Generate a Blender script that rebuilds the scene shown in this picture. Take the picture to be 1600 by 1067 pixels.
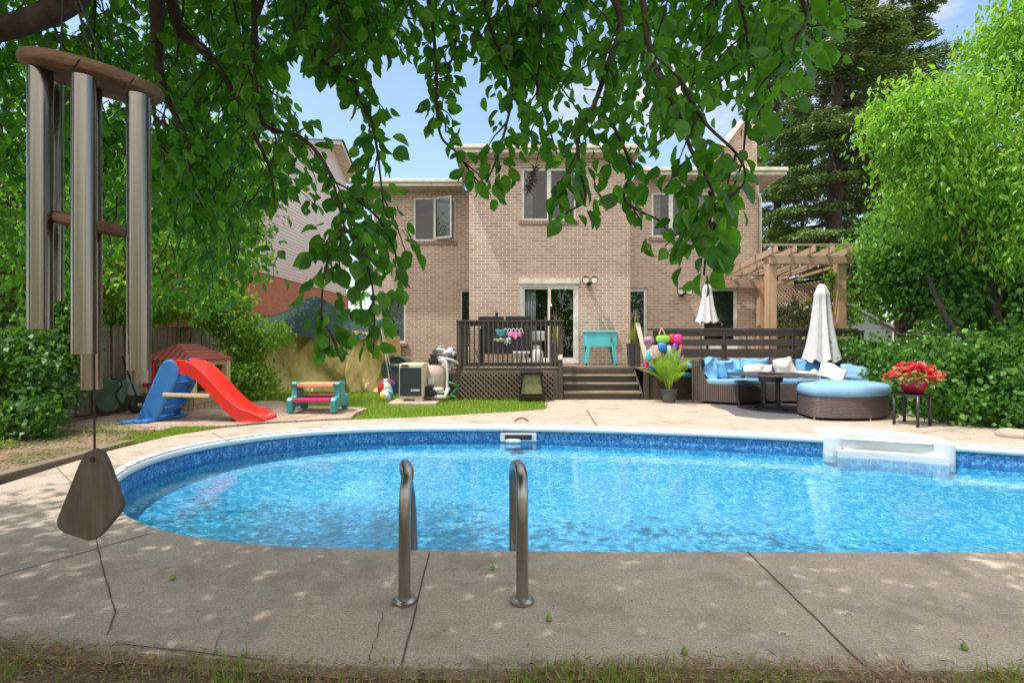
import bpy, bmesh, math, random
import numpy as np
from mathutils import Vector, Matrix, noise as mnoise
from mathutils.geometry import tessellate_polygon
R = math.radians
sc = bpy.context.scene
C = sc.collection
random.seed(7); rng = np.random.default_rng(7)
for o in list(bpy.data.objects): bpy.data.objects.remove(o)

# ------------------------------------------------------------------ camera, sky, sun, exposure
F = 800.0; CH = 1.27; HY = 533.5
cd = bpy.data.cameras.new("camera"); cam = bpy.data.objects.new("camera", cd); C.objects.link(cam)
cd.sensor_width = 36; cd.lens = 18.0; cd.clip_start = 0.05; cd.clip_end = 900
cam.location = (0, 0, CH); cam.rotation_euler = (R(90), 0, 0); sc.camera = cam
SUN_DIR = Vector((-0.52, -0.22, 1.30)).normalized()
SUN_EL = math.asin(SUN_DIR.z); SUN_AZ = math.atan2(SUN_DIR.x, SUN_DIR.y)
w = bpy.data.worlds.new("World"); sc.world = w; w.use_nodes = True
nt = w.node_tree; nt.nodes.clear()
N = nt.nodes.new; L = nt.links.new
wo = N('ShaderNodeOutputWorld'); bg = N('ShaderNodeBackground'); L(bg.outputs[0], wo.inputs[0])
sky = N('ShaderNodeTexSky'); sky.sky_type = 'NISHITA'; sky.sun_disc = False
sky.sun_elevation = SUN_EL; sky.sun_rotation = SUN_AZ; sky.air_density = 1.0; sky.dust_density = 0.4; sky.ozone_density = 1.5
tc = N('ShaderNodeTexCoord'); mp = N('ShaderNodeMapping'); mp.inputs['Scale'].default_value = (1.3, 1.3, 3.4); mp.inputs['Location'].default_value = (0.35, 0.1, 0.1)
L(tc.outputs['Generated'], mp.inputs[0])
nz = N('ShaderNodeTexNoise'); nz.inputs['Scale'].default_value = 2.1; nz.inputs['Detail'].default_value = 9; nz.inputs['Roughness'].default_value = .55
L(mp.outputs[0], nz.inputs['Vector'])
cr = N('ShaderNodeValToRGB'); cr.color_ramp.elements[0].position = .53; cr.color_ramp.elements[1].position = .68
L(nz.outputs['Fac'], cr.inputs[0])
# unseen bright cloud added overhead and behind the viewpoint as fill, broken cloud over the house
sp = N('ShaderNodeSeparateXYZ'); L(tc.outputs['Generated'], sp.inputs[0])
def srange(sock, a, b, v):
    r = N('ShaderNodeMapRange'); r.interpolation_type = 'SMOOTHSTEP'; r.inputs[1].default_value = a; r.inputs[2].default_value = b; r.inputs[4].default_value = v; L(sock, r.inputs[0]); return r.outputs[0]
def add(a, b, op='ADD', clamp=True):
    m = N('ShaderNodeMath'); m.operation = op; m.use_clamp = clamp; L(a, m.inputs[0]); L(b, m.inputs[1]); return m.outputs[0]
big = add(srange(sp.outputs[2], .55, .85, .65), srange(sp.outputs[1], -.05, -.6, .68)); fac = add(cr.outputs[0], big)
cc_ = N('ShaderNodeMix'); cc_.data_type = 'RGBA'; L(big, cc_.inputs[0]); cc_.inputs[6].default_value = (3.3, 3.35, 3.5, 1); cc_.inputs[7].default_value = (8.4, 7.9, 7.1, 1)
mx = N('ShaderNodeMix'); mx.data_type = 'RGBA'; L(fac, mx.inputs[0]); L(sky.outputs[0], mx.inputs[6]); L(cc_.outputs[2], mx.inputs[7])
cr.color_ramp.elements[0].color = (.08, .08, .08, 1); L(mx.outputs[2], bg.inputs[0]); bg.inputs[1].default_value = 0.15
sd = bpy.data.lights.new("sun", 'SUN'); sun = bpy.data.objects.new("sun", sd); C.objects.link(sun)
sd.energy = 2.7; sd.angle = R(0.6); sd.color = (1, .95, .87)
sun.rotation_euler = SUN_DIR.to_track_quat('Z', 'Y').to_euler()
sc.view_settings.view_transform = 'Standard'; sc.view_settings.look = 'None'; sc.view_settings.gamma = 1; sc.view_settings.exposure = .93
sc.cycles.max_bounces = 8; sc.cycles.diffuse_bounces = 4; sc.cycles.glossy_bounces = 3; sc.cycles.transmission_bounces = 6
sc.cycles.transparent_max_bounces = 24; sc.cycles.use_denoising = True; sc.cycles.caustics_reflective = False; sc.cycles.caustics_refractive = False
sc.cycles.sample_clamp_indirect = 6

def at(px, py, d): return Vector(((px-800)/F*d, d, CH-(py-HY)/F*d))
def gx(px, d): return (px-800)/F*d
def gz(py, d): return CH-(py-HY)/F*d
def gd(py, z=0.): return (CH-z)*F/(py-HY)
def gp(px, py, z=0.): d = gd(py, z); return Vector((gx(px, d), d, z))

# ------------------------------------------------------------------ materials
def newmat(name):
    m = bpy.data.materials.new(name); m.use_nodes = True; n = m.node_tree; n.nodes.clear()
    o = n.nodes.new('ShaderNodeOutputMaterial'); b = n.nodes.new('ShaderNodeBsdfPrincipled'); n.links.new(b.outputs[0], o.inputs[0])
    return m, n, b, o
def mixc(n, f, a, b):
    x = n.nodes.new('ShaderNodeMix'); x.data_type = 'RGBA'
    for s, v in ((0, f), (6, a), (7, b)):
        if hasattr(v, 'is_output'): n.links.new(v, x.inputs[s])
        elif s == 0: x.inputs[0].default_value = v
        else: x.inputs[s].default_value = (*v, 1)
    return x.outputs[2]
def objco(n, scale=(1, 1, 1), rot=(0, 0, 0)):
    t = n.nodes.new('ShaderNodeTexCoord'); p = n.nodes.new('ShaderNodeMapping'); p.inputs['Scale'].default_value = scale; p.inputs['Rotation'].default_value = rot
    n.links.new(t.outputs['Object'], p.inputs[0]); return p.outputs[0]
def noi(n, vec, scale, detail=5, rough=.6):
    t = n.nodes.new('ShaderNodeTexNoise'); t.inputs['Scale'].default_value = scale; t.inputs['Detail'].default_value = detail; t.inputs['Roughness'].default_value = rough
    if vec is not None: n.links.new(vec, t.inputs['Vector'])
    return t.outputs['Fac']
def ramp(n, v, a, b):
    r = n.nodes.new('ShaderNodeMapRange'); r.inputs[1].default_value = a; r.inputs[2].default_value = b; n.links.new(v, r.inputs[0]); return r.outputs[0]
def bump(n, b, h, s, d=.01):
    p = n.nodes.new('ShaderNodeBump'); p.inputs['Strength'].default_value = s; p.inputs['Distance'].default_value = d
    n.links.new(h, p.inputs['Height']); n.links.new(p.outputs[0], b.inputs['Normal'])
def pm(name, col, rough=.6, metal=0., col2=None, scale=6., spread=(.35, .65), stretch=(1, 1, 1), bmp=.2, fine=60., coat=0., bd=.004):
    m, n, b, o = newmat(name)
    v = objco(n, stretch); f = ramp(n, noi(n, v, scale), *spread)
    c2 = col2 or tuple(x*.78 for x in col)
    n.links.new(mixc(n, f, col, c2), b.inputs['Base Color'])
    b.inputs['Roughness'].default_value = rough; b.inputs['Metallic'].default_value = metal; b.inputs['Coat Weight'].default_value = coat
    if bmp: bump(n, b, noi(n, v, fine, 3), bmp, bd)
    return m
def leafmat(name, a, b_, trans=.45, rough=.45, brown=None, tcol=None):
    """leaf: diffuse + translucent + a soft sheen; each leaf takes its own tint between a and b_"""
    m = bpy.data.materials.new(name); m.use_nodes = True; n = m.node_tree; n.nodes.clear()
    o = n.nodes.new('ShaderNodeOutputMaterial'); at_ = n.nodes.new('ShaderNodeAttribute'); at_.attribute_name = 'rnd'
    c = mixc(n, at_.outputs['Fac'], a, b_)
    if brown: c = mixc(n, ramp(n, at_.outputs['Fac'], .93, .97), c, brown)
    c = mixc(n, ramp(n, noi(n, objco(n), 55, 3, .6), .45, .75), c, tuple(x*.6+y*.25 for x, y in zip(a, b_)))
    d = n.nodes.new('ShaderNodeBsdfPrincipled'); n.links.new(c, d.inputs['Base Color']); d.inputs['Roughness'].default_value = rough; d.inputs['Specular IOR Level'].default_value = .4
    t = n.nodes.new('ShaderNodeBsdfTranslucent'); h = n.nodes.new('ShaderNodeMix'); h.data_type = 'RGBA'; h.blend_type = 'MULTIPLY'; h.inputs[0].default_value = 1
    n.links.new(c, h.inputs[6]); h.inputs[7].default_value = (*(tcol or (2.0, 2.1, .7)), 1); n.links.new(h.outputs[2], t.inputs[0])
    s = n.nodes.new('ShaderNodeMixShader'); s.inputs[0].default_value = trans; n.links.new(d.outputs[0], s.inputs[1]); n.links.new(t.outputs[0], s.inputs[2]); n.links.new(s.outputs[0], o.inputs[0])
    return m
def brickmat(name, c1, c2, mortar, bw=.215, bh=.075, mt=.010):
    m, n, b, o = newmat(name)
    t = n.nodes.new('ShaderNodeTexCoord'); s = n.nodes.new('ShaderNodeSeparateXYZ'); n.links.new(t.outputs['Object'], s.inputs[0])
    a = n.nodes.new('ShaderNodeMath'); a.operation = 'ADD'; n.links.new(s.outputs[0], a.inputs[0]); n.links.new(s.outputs[1], a.inputs[1])
    k = n.nodes.new('ShaderNodeCombineXYZ'); n.links.new(a.outputs[0], k.inputs[0]); n.links.new(s.outputs[2], k.inputs[1])
    br = n.nodes.new('ShaderNodeTexBrick'); n.links.new(k.outputs[0], br.inputs[0]); br.inputs['Scale'].default_value = 1
    br.inputs['Brick Width'].default_value = bw; br.inputs['Row Height'].default_value = bh; br.inputs['Mortar Size'].default_value = mt; br.inputs['Mortar Smooth'].default_value = .2
    br.inputs['Color1'].default_value = (*c1, 1); br.inputs['Color2'].default_value = (*c2, 1); br.inputs['Mortar'].default_value = (*mortar, 1); br.inputs['Bias'].default_value = 0
    f = ramp(n, noi(n, k.outputs[0], 1.3, 6, .65), .3, .7)
    f2 = ramp(n, noi(n, k.outputs[0], 26, 3, .7), .35, .7)
    c = mixc(n, f2, br.outputs['Color'], tuple(x*.72 for x in c1))
    x = n.nodes.new('ShaderNodeMix'); x.data_type = 'RGBA'; x.blend_type = 'MULTIPLY'; x.inputs[0].default_value = 1
    n.links.new(c, x.inputs[6]); n.links.new(mixc(n, f, (1.0, 1.0, 1.0), (.72, .68, .68)), x.inputs[7])
    mm = mixc(n, br.outputs['Fac'], x.outputs[2], mortar)
    n.links.new(mm, b.inputs['Base Color']); b.inputs['Roughness'].default_value = .9
    iv = n.nodes.new('ShaderNodeMath'); iv.operation = 'SUBTRACT'; iv.inputs[0].default_value = 1; n.links.new(br.outputs['Fac'], iv.inputs[1]); bump(n, b, iv.outputs[0], .6, .012)
    return m
def linesmat(name, col, dark, period, axis=2, width=.12, rough=.6, slope=True):
    """siding / ribbed board: lines every `period` metres along an object axis"""
    m, n, b, o = newmat(name)
    t = n.nodes.new('ShaderNodeTexCoord'); s = n.nodes.new('ShaderNodeSeparateXYZ'); n.links.new(t.outputs['Object'], s.inputs[0])
    q = n.nodes.new('ShaderNodeMath'); q.operation = 'DIVIDE'; n.links.new(s.outputs[axis], q.inputs[0]); q.inputs[1].default_value = period
    fr = n.nodes.new('ShaderNodeMath'); fr.operation = 'FRACT'; n.links.new(q.outputs[0], fr.inputs[0])
    lt = n.nodes.new('ShaderNodeMath'); lt.operation = 'LESS_THAN'; n.links.new(fr.outputs[0], lt.inputs[0]); lt.inputs[1].default_value = width
    v = objco(n); c = mixc(n, ramp(n, noi(n, v, 3), .3, .7), col, tuple(x*.88 for x in col))
    n.links.new(mixc(n, lt.outputs[0], c, dark), b.inputs['Base Color']); b.inputs['Roughness'].default_value = rough
    if slope: bump(n, b, fr.outputs[0], .7, .02)
    return m
def wood(name, col, col2, rough=.8, grain=(1, 1, 1), bmp=.4, sc_=9.):
    return pm(name, col, rough, 0, col2, sc_, (.3, .7), grain, bmp, 40)

M = {}
# ------------------------------------------------------------------ mesh helpers
def tag(o, label=None, cat=None, group=None, kind=None):
    if label: o['label'] = label
    if cat: o['category'] = cat
    if group: o['group'] = group
    if kind: o['kind'] = kind
    return o
def thing(name, loc, label, cat, group=None, rz=0):
    o = bpy.data.objects.new(name, None); C.objects.link(o); o.location = loc; o.rotation_euler = (0, 0, rz); o.empty_display_size = .1
    return tag(o, label, cat, group)
WORG = {}
def worg(o):
    v = Vector((0, 0, 0))
    while o is not None: v = v+Vector(o.location); o = o.parent
    return v
class MB:
    def __init__(s): s.v = []; s.f = []
    def add(s, vs, fs):
        b = len(s.v); s.v += [tuple(p) for p in vs]; s.f += [tuple(b+i for i in f) for f in fs]; return s
    def box(s, x0, x1, y0, y1, z0, z1, mat=None):
        p = [Vector((x, y, z)) for z in (z0, z1) for y in (y0, y1) for x in (x0, x1)]
        if mat is not None: p = [mat @ q for q in p]
        return s.add(p, [(0, 2, 3, 1), (4, 5, 7, 6), (0, 1, 5, 4), (2, 6, 7, 3), (0, 4, 6, 2), (1, 3, 7, 5)])
    def bar(s, a, b, w, h=None, up=(0, 0, 1)):
        a = Vector(a); b = Vector(b); d = b-a; l = d.length; d.normalize(); u = Vector(up)
        if abs(d.dot(u)) > .98: u = Vector((0, 1, 0))
        x = d.cross(u).normalized(); z = x.cross(d).normalized()
        m = Matrix((x, d, z)).transposed().to_4x4(); m.translation = a; h = h or w
        return s.box(-w/2, w/2, 0, l, -h/2, h/2, m)
    def tube(s, pts, r, seg=10, cap=True):
        pts = [Vector(p) for p in pts]; n = len(pts); rs = r if hasattr(r, '__len__') else [r]*n
        u = None; rings = []
        for i, p in enumerate(pts):
            d = (pts[min(i+1, n-1)]-pts[max(i-1, 0)]).normalized()
            if u is None: u = d.orthogonal().normalized()
            u = (u-d*u.dot(d)); u = u.normalized() if u.length > 1e-6 else d.orthogonal().normalized()
            w_ = d.cross(u)
            rings.append([p+(u*math.cos(2*math.pi*k/seg)+w_*math.sin(2*math.pi*k/seg))*rs[i] for k in range(seg)])
        vs = [q for g in rings for q in g]; fs = []
        for i in range(n-1):
            for k in range(seg): fs.append((i*seg+k, i*seg+(k+1) % seg, (i+1)*seg+(k+1) % seg, (i+1)*seg+k))
        if cap: fs += [tuple(range(seg))[::-1], tuple((n-1)*seg+k for k in range(seg))]
        return s.add(vs, fs)
    def lathe(s, prof, c=(0, 0, 0), seg=24, wob=0, sx=1, sy=1):
        c = Vector(c); vs = []; fs = []; n = len(prof)
        for (r, z) in prof:
            for k in range(seg):
                a = 2*math.pi*k/seg; rr = r*(1+wob*math.cos(k*math.pi)) if wob else r
                vs.append(c+Vector((rr*math.cos(a)*sx, rr*math.sin(a)*sy, z)))
        for i in range(n-1):
            for k in range(seg): fs.append((i*seg+k, i*seg+(k+1) % seg, (i+1)*seg+(k+1) % seg, (i+1)*seg+k))
        fs += [tuple(range(seg))[::-1], tuple((n-1)*seg+k for k in range(seg))]
        return s.add(vs, fs)
    def prism(s, pts, h, mat=None):
        """pts 2D outline (x,y) ccw, thickness h along z"""
        n = len(pts); vs = [Vector((x, y, 0)) for x, y in pts]+[Vector((x, y, h)) for x, y in pts]
        if mat is not None: vs = [mat @ q for q in vs]
        return s.add(vs, [tuple(range(n))[::-1], tuple(range(n, 2*n))]+[(i, (i+1) % n, n+(i+1) % n, n+i) for i in range(n)])
    def quad(s, a, b, c, d): return s.add([a, b, c, d], [(0, 1, 2, 3)])
    def ball(s, c, rx, ry=None, rz=None, seg=16, rings=10, e=1.0, mat=None):
        ry = ry or rx; rz = rz or rx; vs = []; fs = []
        sg = lambda t: math.copysign(abs(t)**e, t)
        for i in range(rings+1):
            ph = -math.pi/2+math.pi*i/rings
            for k in range(seg):
                a = 2*math.pi*k/seg
                q = Vector((rx*sg(math.cos(ph))*sg(math.cos(a)), ry*sg(math.cos(ph))*sg(math.sin(a)), rz*sg(math.sin(ph))))
                if mat is not None: q = mat @ q
                vs.append(Vector(c)+q)
        for i in range(rings):
            for k in range(seg): fs.append((i*seg+k, i*seg+(k+1) % seg, (i+1)*seg+(k+1) % seg, (i+1)*seg+k))
        return s.add(vs, fs)
    def build(s, name, mat, parent=None, smooth=False, bev=0, world=True, sub=0, auto=None):
        me = bpy.data.meshes.new(name); org = worg(parent) if (parent is not None and world) else Vector((0, 0, 0))
        me.from_pydata([(p[0]-org.x, p[1]-org.y, p[2]-org.z) for p in s.v], [], s.f); me.validate()
        bm = bmesh.new(); bm.from_mesh(me); bmesh.ops.remove_doubles(bm, verts=bm.verts, dist=1e-5); bmesh.ops.recalc_face_normals(bm, faces=bm.faces); bm.to_mesh(me); bm.free()
        me.materials.append(mat)
        if smooth: me.shade_smooth()
        o = bpy.data.objects.new(name, me); C.objects.link(o)
        if parent is not None: o.parent = parent
        if bev:
            b = o.modifiers.new('bevel', 'BEVEL'); b.width = bev; b.segments = 2; b.limit_method = 'ANGLE'; b.angle_limit = R(40)
        if sub:
            b = o.modifiers.new('subd', 'SUBSURF'); b.levels = sub; b.render_levels = sub
        return o
def npmesh(name, verts, faces, mat, parent=None, rnd=None, smooth=False):
    """fast mesh: verts (N,3), faces (M,k) all the same size, rnd (M,) per-face tint"""
    me = bpy.data.meshes.new(name); org = worg(parent) if parent is not None else Vector((0, 0, 0))
    verts = np.asarray(verts, dtype=np.float32)-np.array(org, dtype=np.float32); faces = np.asarray(faces, dtype=np.int32)
    m, k = faces.shape
    me.vertices.add(len(verts)); me.vertices.foreach_set('co', verts.ravel())
    me.loops.add(m*k); me.loops.foreach_set('vertex_index', faces.ravel())
    me.polygons.add(m); me.polygons.foreach_set('loop_start', np.arange(0, m*k, k, dtype=np.int32)); me.polygons.foreach_set('loop_total', np.full(m, k, dtype=np.int32))
    me.update(calc_edges=True)
    if rnd is not None:
        a = me.attributes.new('rnd', 'FLOAT', 'FACE'); a.data.foreach_set('value', np.asarray(rnd, dtype=np.float32))
    me.materials.append(mat)
    if smooth: me.shade_smooth()
    o = bpy.data.objects.new(name, me); C.objects.link(o)
    if parent is not None: o.parent = parent
    return o
T_BROAD = (np.array([[0, 0, 0], [.30, .28, .05], [.40, .62, .03], [0, 1.0, -.10], [-.40, .62, .03], [-.30, .28, .05], [0, .33, -.02], [0, .66, -.02]]),
           np.array([[0, 1, 6, 6], [1, 2, 7, 6], [2, 3, 7, 7], [0, 6, 5, 5], [6, 7, 4, 5], [7, 3, 4, 4]]))
T_BROAD = (T_BROAD[0], np.array([[0, 1, 2, 3], [0, 3, 4, 5]]))   # simple two-piece leaf
T_PEAR = (np.array([[0, 0, 0], [.20, .12, .04], [.33, .34, .07], [.34, .58, .07], [.20, .82, .03], [0, 1.03, -.06], [-.20, .82, .03], [-.34, .58, .07], [-.33, .34, .07], [-.20, .12, .04], [0, .34, .0], [0, .60, -.0]]),
          np.array([[0, 1, 2, 10], [10, 2, 3, 11], [11, 3, 4, 5], [0, 10, 8, 9], [10, 11, 7, 8], [11, 5, 6, 7]]))
T_NARROW = (np.array([[0, 0, 0], [.15, .4, .03], [0, 1, -.08], [-.15, .4, .03]]), np.array([[0, 1, 2, 3]]))
T_DIAM = (np.array([[0, 0, 0], [.36, .45, .05], [0, 1, -.05], [-.36, .45, .05]]), np.array([[0, 1, 2, 3]]))
def leafcloud(name, pos, dirs, nors, size, tmpl, mat, parent=None, rnd=None, smooth=False):
    """a leaf mesh at each position: dirs = along the leaf, nors = roughly its upper side"""
    pos = np.asarray(pos, float); n = len(pos); T, Fc = tmpl
    d = np.asarray(dirs, float); d = d/np.linalg.norm(d, axis=1, keepdims=True)
    u = np.asarray(nors, float); x = np.cross(d, u); l = np.linalg.norm(x, axis=1, keepdims=True); x = np.where(l > 1e-5, x/np.maximum(l, 1e-5), [1, 0, 0]); z = np.cross(x, d)
    s = (np.asarray(size)*np.ones(n))[:, None, None]
    V = (T[None, :, 0:1]*x[:, None, :]+T[None, :, 1:2]*d[:, None, :]+T[None, :, 2:3]*z[:, None, :])*s+pos[:, None, :]
    k = len(T); Fa = (Fc[None]+(np.arange(n)*k)[:, None, None]).reshape(-1, Fc.shape[1])
    rn = rng.random(n) if rnd is None else rnd
    return npmesh(name, V.reshape(-1, 3), Fa, mat, parent, np.repeat(rn, len(Fc)), smooth)
def rdir(n, down=0., spread=1.): 
    d = rng.normal(size=(n, 3))*spread; d[:, 2] -= down; return d
def spline(pts, n, closed=False):
    """Catmull-Rom through points"""
    pts = [Vector(p) for p in pts]; m = len(pts); out = []
    segs = m if closed else m-1
    for i in range(segs):
        g = (lambda k: pts[k % m]) if closed else (lambda k: pts[max(0, min(m-1, k))])
        a, b, c, d = g(i-1), g(i), g(i+1), g(i+2)
        for j in range(n):
            t = j/n; out.append(.5*((2*b)+(c-a)*t+(2*a-5*b+4*c-d)*t*t+(3*b-a-3*c+d)*t**3))
    if not closed: out.append(pts[-1])
    return out
def sheet(name, outer, holes, z, mat, kind='structure', thick=0, parent=None):
    loops = [[Vector((p[0], p[1], z)) for p in outer]]+[[Vector((p[0], p[1], z)) for p in h] for h in holes]
    tris = tessellate_polygon(loops); flat = [q for l in loops for q in l]
    b = MB(); b.add(flat, [tuple(t) for t in tris])
    if thick:
        n0 = 0
        for l in loops:
            n = len(l); v = [q for q in l]+[Vector((q.x, q.y, z-thick)) for q in l]; b.add(v, [(i, (i+1) % n, n+(i+1) % n, n+i) for i in range(n)])
    o = b.build(name, mat, parent)
    bm = bmesh.new(); bm.from_mesh(o.data)
    if kind: tag(o, kind=kind)
    for f in bm.faces:
        if abs(f.normal.z) > .9 and f.normal.z < 0: f.normal_flip()
    bm.to_mesh(o.data); bm.free()
    return o
def clone(src, loc, rz=None, label=None, name=None):
    def rec(o, par):
        c = o.copy(); C.objects.link(c); c.parent = par
        for ch in [x for x in bpy.data.objects if x.parent == o and x != c]: rec(ch, c)
        return c
    c = rec(src, None); c.location = loc
    if rz is not None: c.rotation_euler = (0, 0, rz)
    if label: c['label'] = label
    return c
# ================================================================== GROUND, POOL, PAVING
def concrete_mat():
    m, n, b, o = newmat('concrete')
    v = objco(n); big = ramp(n, noi(n, v, .9, 6), .3, .7); mid = ramp(n, noi(n, v, 7, 6, .7), .35, .7); spk = ramp(n, noi(n, v, 105, 4, .85), .44, .54)
    c = mixc(n, big, (.61, .51, .42), (.49, .405, .325)); c = mixc(n, mid, c, (.49, .395, .315))
    st = ramp(n, noi(n, v, 2.3, 7, .75), .50, .60); c = mixc(n, st, c, mixc(n, .45, c, (.20, .165, .14))); spk2 = ramp(n, noi(n, v, 45, 3, .8), .42, .54); c = mixc(n, spk2, mixc(n, .25, c, (.20, .16, .13)), c); c = mixc(n, spk, mixc(n, .6, c, (.20, .16, .13)), c); vo = n.nodes.new('ShaderNodeTexVoronoi'); vo.inputs['Scale'].default_value = 95; n.links.new(v, vo.inputs['Vector'])
    c = mixc(n, ramp(n, vo.outputs['Distance'], .12, .2), (.55, .49, .42), c)
    n.links.new(c, b.inputs['Base Color']); b.inputs['Roughness'].default_value = .9; bump(n, b, noi(n, v, 130, 5, .8), .55, .006); return m
M['concrete'] = concrete_mat()
def soil_mat():
    m, n, b, o = newmat('soil'); v = objco(n)
    c = mixc(n, ramp(n, noi(n, v, 5, 8, .7), .4, .6), (.33, .225, .16), (.20, .125, .085)); c = mixc(n, ramp(n, noi(n, v, 60, 5, .7), .5, .7), c, (.42, .31, .22))
    c = mixc(n, ramp(n, noi(n, v, 1.1, 4), .52, .62), c, (.10, .13, .04))
    n.links.new(c, b.inputs['Base Color']); b.inputs['Roughness'].default_value = .95; bump(n, b, noi(n, v, 40, 8, .8), .9, .03); return m
M['soil'] = soil_mat()
M['lawn'] = pm('lawn_base', (.14, .21, .035), .95, 0, (.20, .24, .06), 12, (.35, .65), (1, 1, 1), .8, 60, bd=.02)
POOL = spline([(-1.0, 3.14, 0), (.6, 3.10, 0), (3, 3.10, 0), (5, 3.2, 0), (6.5, 3.6, 0), (7.4, 4.4, 0), (7.2, 5.25, 0), (6.45, 5.86, 0), (5.5, 6.33, 0), (4.2, 6.86, 0), (2.5, 7.36, 0), (.5, 7.70, 0), (-1.2, 7.75, 0), (-2.4, 7.58, 0), (-3.3, 7.1, 0), (-3.85, 6.4, 0), (-3.98, 5.6, 0), (-3.72, 4.75, 0), (-3.2, 4.05, 0), (-2.5, 3.53, 0), (-1.8, 3.25, 0)], 6, True)
def offset(pts, d):
    n = len(pts); out = []
    for i in range(n):
        t = (Vector(pts[(i+1) % n])-Vector(pts[i-1])).normalized(); out.append(Vector(pts[i])+Vector((t.y, -t.x, 0))*d)
    return out
# step alcove outline, bulging out of the far edge of the pool
ALC = [Vector(p) for p in [(4.30, 6.83, 0), (4.34, 7.12, 0), (4.46, 7.42, 0), (4.74, 7.58, 0), (5.04, 7.50, 0), (5.32, 7.16, 0), (5.50, 6.82, 0), (5.52, 6.58, 0), (5.38, 6.385, 0)]]
ALC = spline(ALC, 4)
i0 = min(range(len(POOL)), key=lambda i: (POOL[i]-Vector((5.38, 6.385, 0))).length); i1 = min(range(len(POOL)), key=lambda i: (POOL[i]-Vector((4.30, 6.83, 0))).length)
HOLE = POOL[:i0+1]+list(reversed(ALC))[1:-1]+POOL[i1:]
GR = [(120*math.cos(a), 40+120*math.sin(a)) for a in [2*math.pi*k/64 for k in range(64)]]
ground = sheet('ground', GR, [offset(HOLE, .05)], -.045, M['soil'])
# the ground's hole must also clear the alcove, so the paving carries its own thickness there
DECK = [(-3.3, 2.18), (-2.2, 2.14), (-1.6, 2.1), (-.9, 2.02), (-.2, 1.99), (.5, 2.0), (1.2, 1.985), (2.1, 1.97), (3, 1.95), (4.2, 1.95), (9.5, 1.9), (12, 4.0), (11.2, 6.6), (8.0, 6.9), (7.1, 7.3), (7.0, 8.6), (7.6, 11.3), (.95, 11.3), (.70, 11.1), (.62, 9.62), (.3, 9.42), (-.6, 9.0), (-1.71, 8.57), (-2.6, 8.33), (-3.08, 8.2), (-3.69, 7.97), (-4.25, 7.55), (-4.62, 6.85), (-4.68, 5.9), (-4.6, 5.1), (-4.5, 4.3), (-4.35, 3.2), (-4.2, 2.5), (-3.9, 2.24)]
deck = sheet('pool_deck', DECK, [HOLE], 0, M['concrete'], thick=.11)
bvd = None
# deck joints: narrow dark grooves sitting 4 mm proud of nothing - thin strips laid on the sheet
M['joint'] = pm('joint', (.10, .085, .07), .95, bmp=0)
jb = MB()
def joint(pts, w_=.008):
    for i in range(len(pts)-1):
        a = Vector((*pts[i], .004)); b = Vector((*pts[i+1], .004)); t = (b-a).normalized(); s_ = Vector((t.y, -t.x, 0))*w_/2
        jb.quad(a-s_, b-s_, b+s_, a+s_)
def wob(a, b, k=14, amp=.0025):
    a = Vector(a); b = Vector(b); return [tuple((a+(b-a)*i/k)+Vector((random.uniform(-amp, amp), random.uniform(-amp, amp)))) for i in range(k+1)]
joint(wob(gp(671, 864)[:2], gp(628, 1040)[:2])); joint(wob(gp(1168, 862)[:2], gp(1352, 1042)[:2]))
joint(wob(gp(240, 832)[:2], gp(-40, 912)[:2]), .009)
joint(wob(gp(150, 845)[:2], gp(180, 960)[:2])+wob(gp(180, 960)[:2], gp(168, 992)[:2]), .006)
joint(wob(gp(60, 700)[:2], gp(128, 772)[:2]), .006); joint(wob(gp(916, 640)[:2], gp(934, 668)[:2]), .02)
joint(wob(gp(330, 676)[:2], gp(360, 690)[:2]), .012); joint(wob(gp(1440, 676)[:2], gp(1560, 662)[:2]), .01)
joint(wob(gp(330, 1030)[:2], gp(345, 985)[:2], 8, .012), .003); joint(wob(gp(180, 1005)[:2], gp(430, 1034)[:2], 10), .006); joint(wob(gp(575, 1035)[:2], gp(600, 960)[:2], 8, .01), .003)
tag(jb.build('deck_joints', M['joint']), kind='structure')
# small damp stains and scuffs come from the concrete's own noise

# ------------------------------------------------------------------ the pool
def liner_mat(name, base, c2, c3, sc_=14., lo=.42, hi=.6):
    m, n, b, o = newmat(name); v = objco(n)
    vo = n.nodes.new('ShaderNodeTexVoronoi'); vo.inputs['Scale'].default_value = sc_*2.4; n.links.new(v, vo.inputs['Vector'])
    sp = n.nodes.new('ShaderNodeSeparateColor'); n.links.new(vo.outputs['Color'], sp.inputs[0])
    c = mixc(n, ramp(n, sp.outputs[0], lo, hi+.2), base, c2); c = mixc(n, ramp(n, noi(n, v, sc_*3, 4, .7), lo+.1, hi), c, c3)
    n.links.new(c, b.inputs['Base Color']); b.inputs['Roughness'].default_value = .35; return m
M['liner'] = liner_mat('liner_mosaic', (.035, .165, .42), (.12, .38, .66), (.012, .06, .21))
M['floor'] = liner_mat('liner_floor', (.085, .40, .67), (.31, .65, .82), (.04, .25, .52), 10.)
M['coping'] = pm('coping_white', (.78, .80, .80), .35, 0, (.70, .72, .73), 3, bmp=.05)
M['step_w'] = pm('step_white', (.64, .67, .68), .4, 0, (.54, .58, .60), 2.5, (.4, .65), bmp=.06)
pool = thing('swimming_pool', (0, 5, 0), 'in-ground oval swimming pool with blue mosaic liner and white rim', 'swimming pool')
ZW = -.235
n = len(POOL)
zs = [-.085, -.235, -.27, -.29]
ins = [0, 0, .0, .0]
b = MB(); rings = [[(p.x, p.y, z) for p in offset(POOL, -i)] for z, i in zip(zs, ins)]
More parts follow.
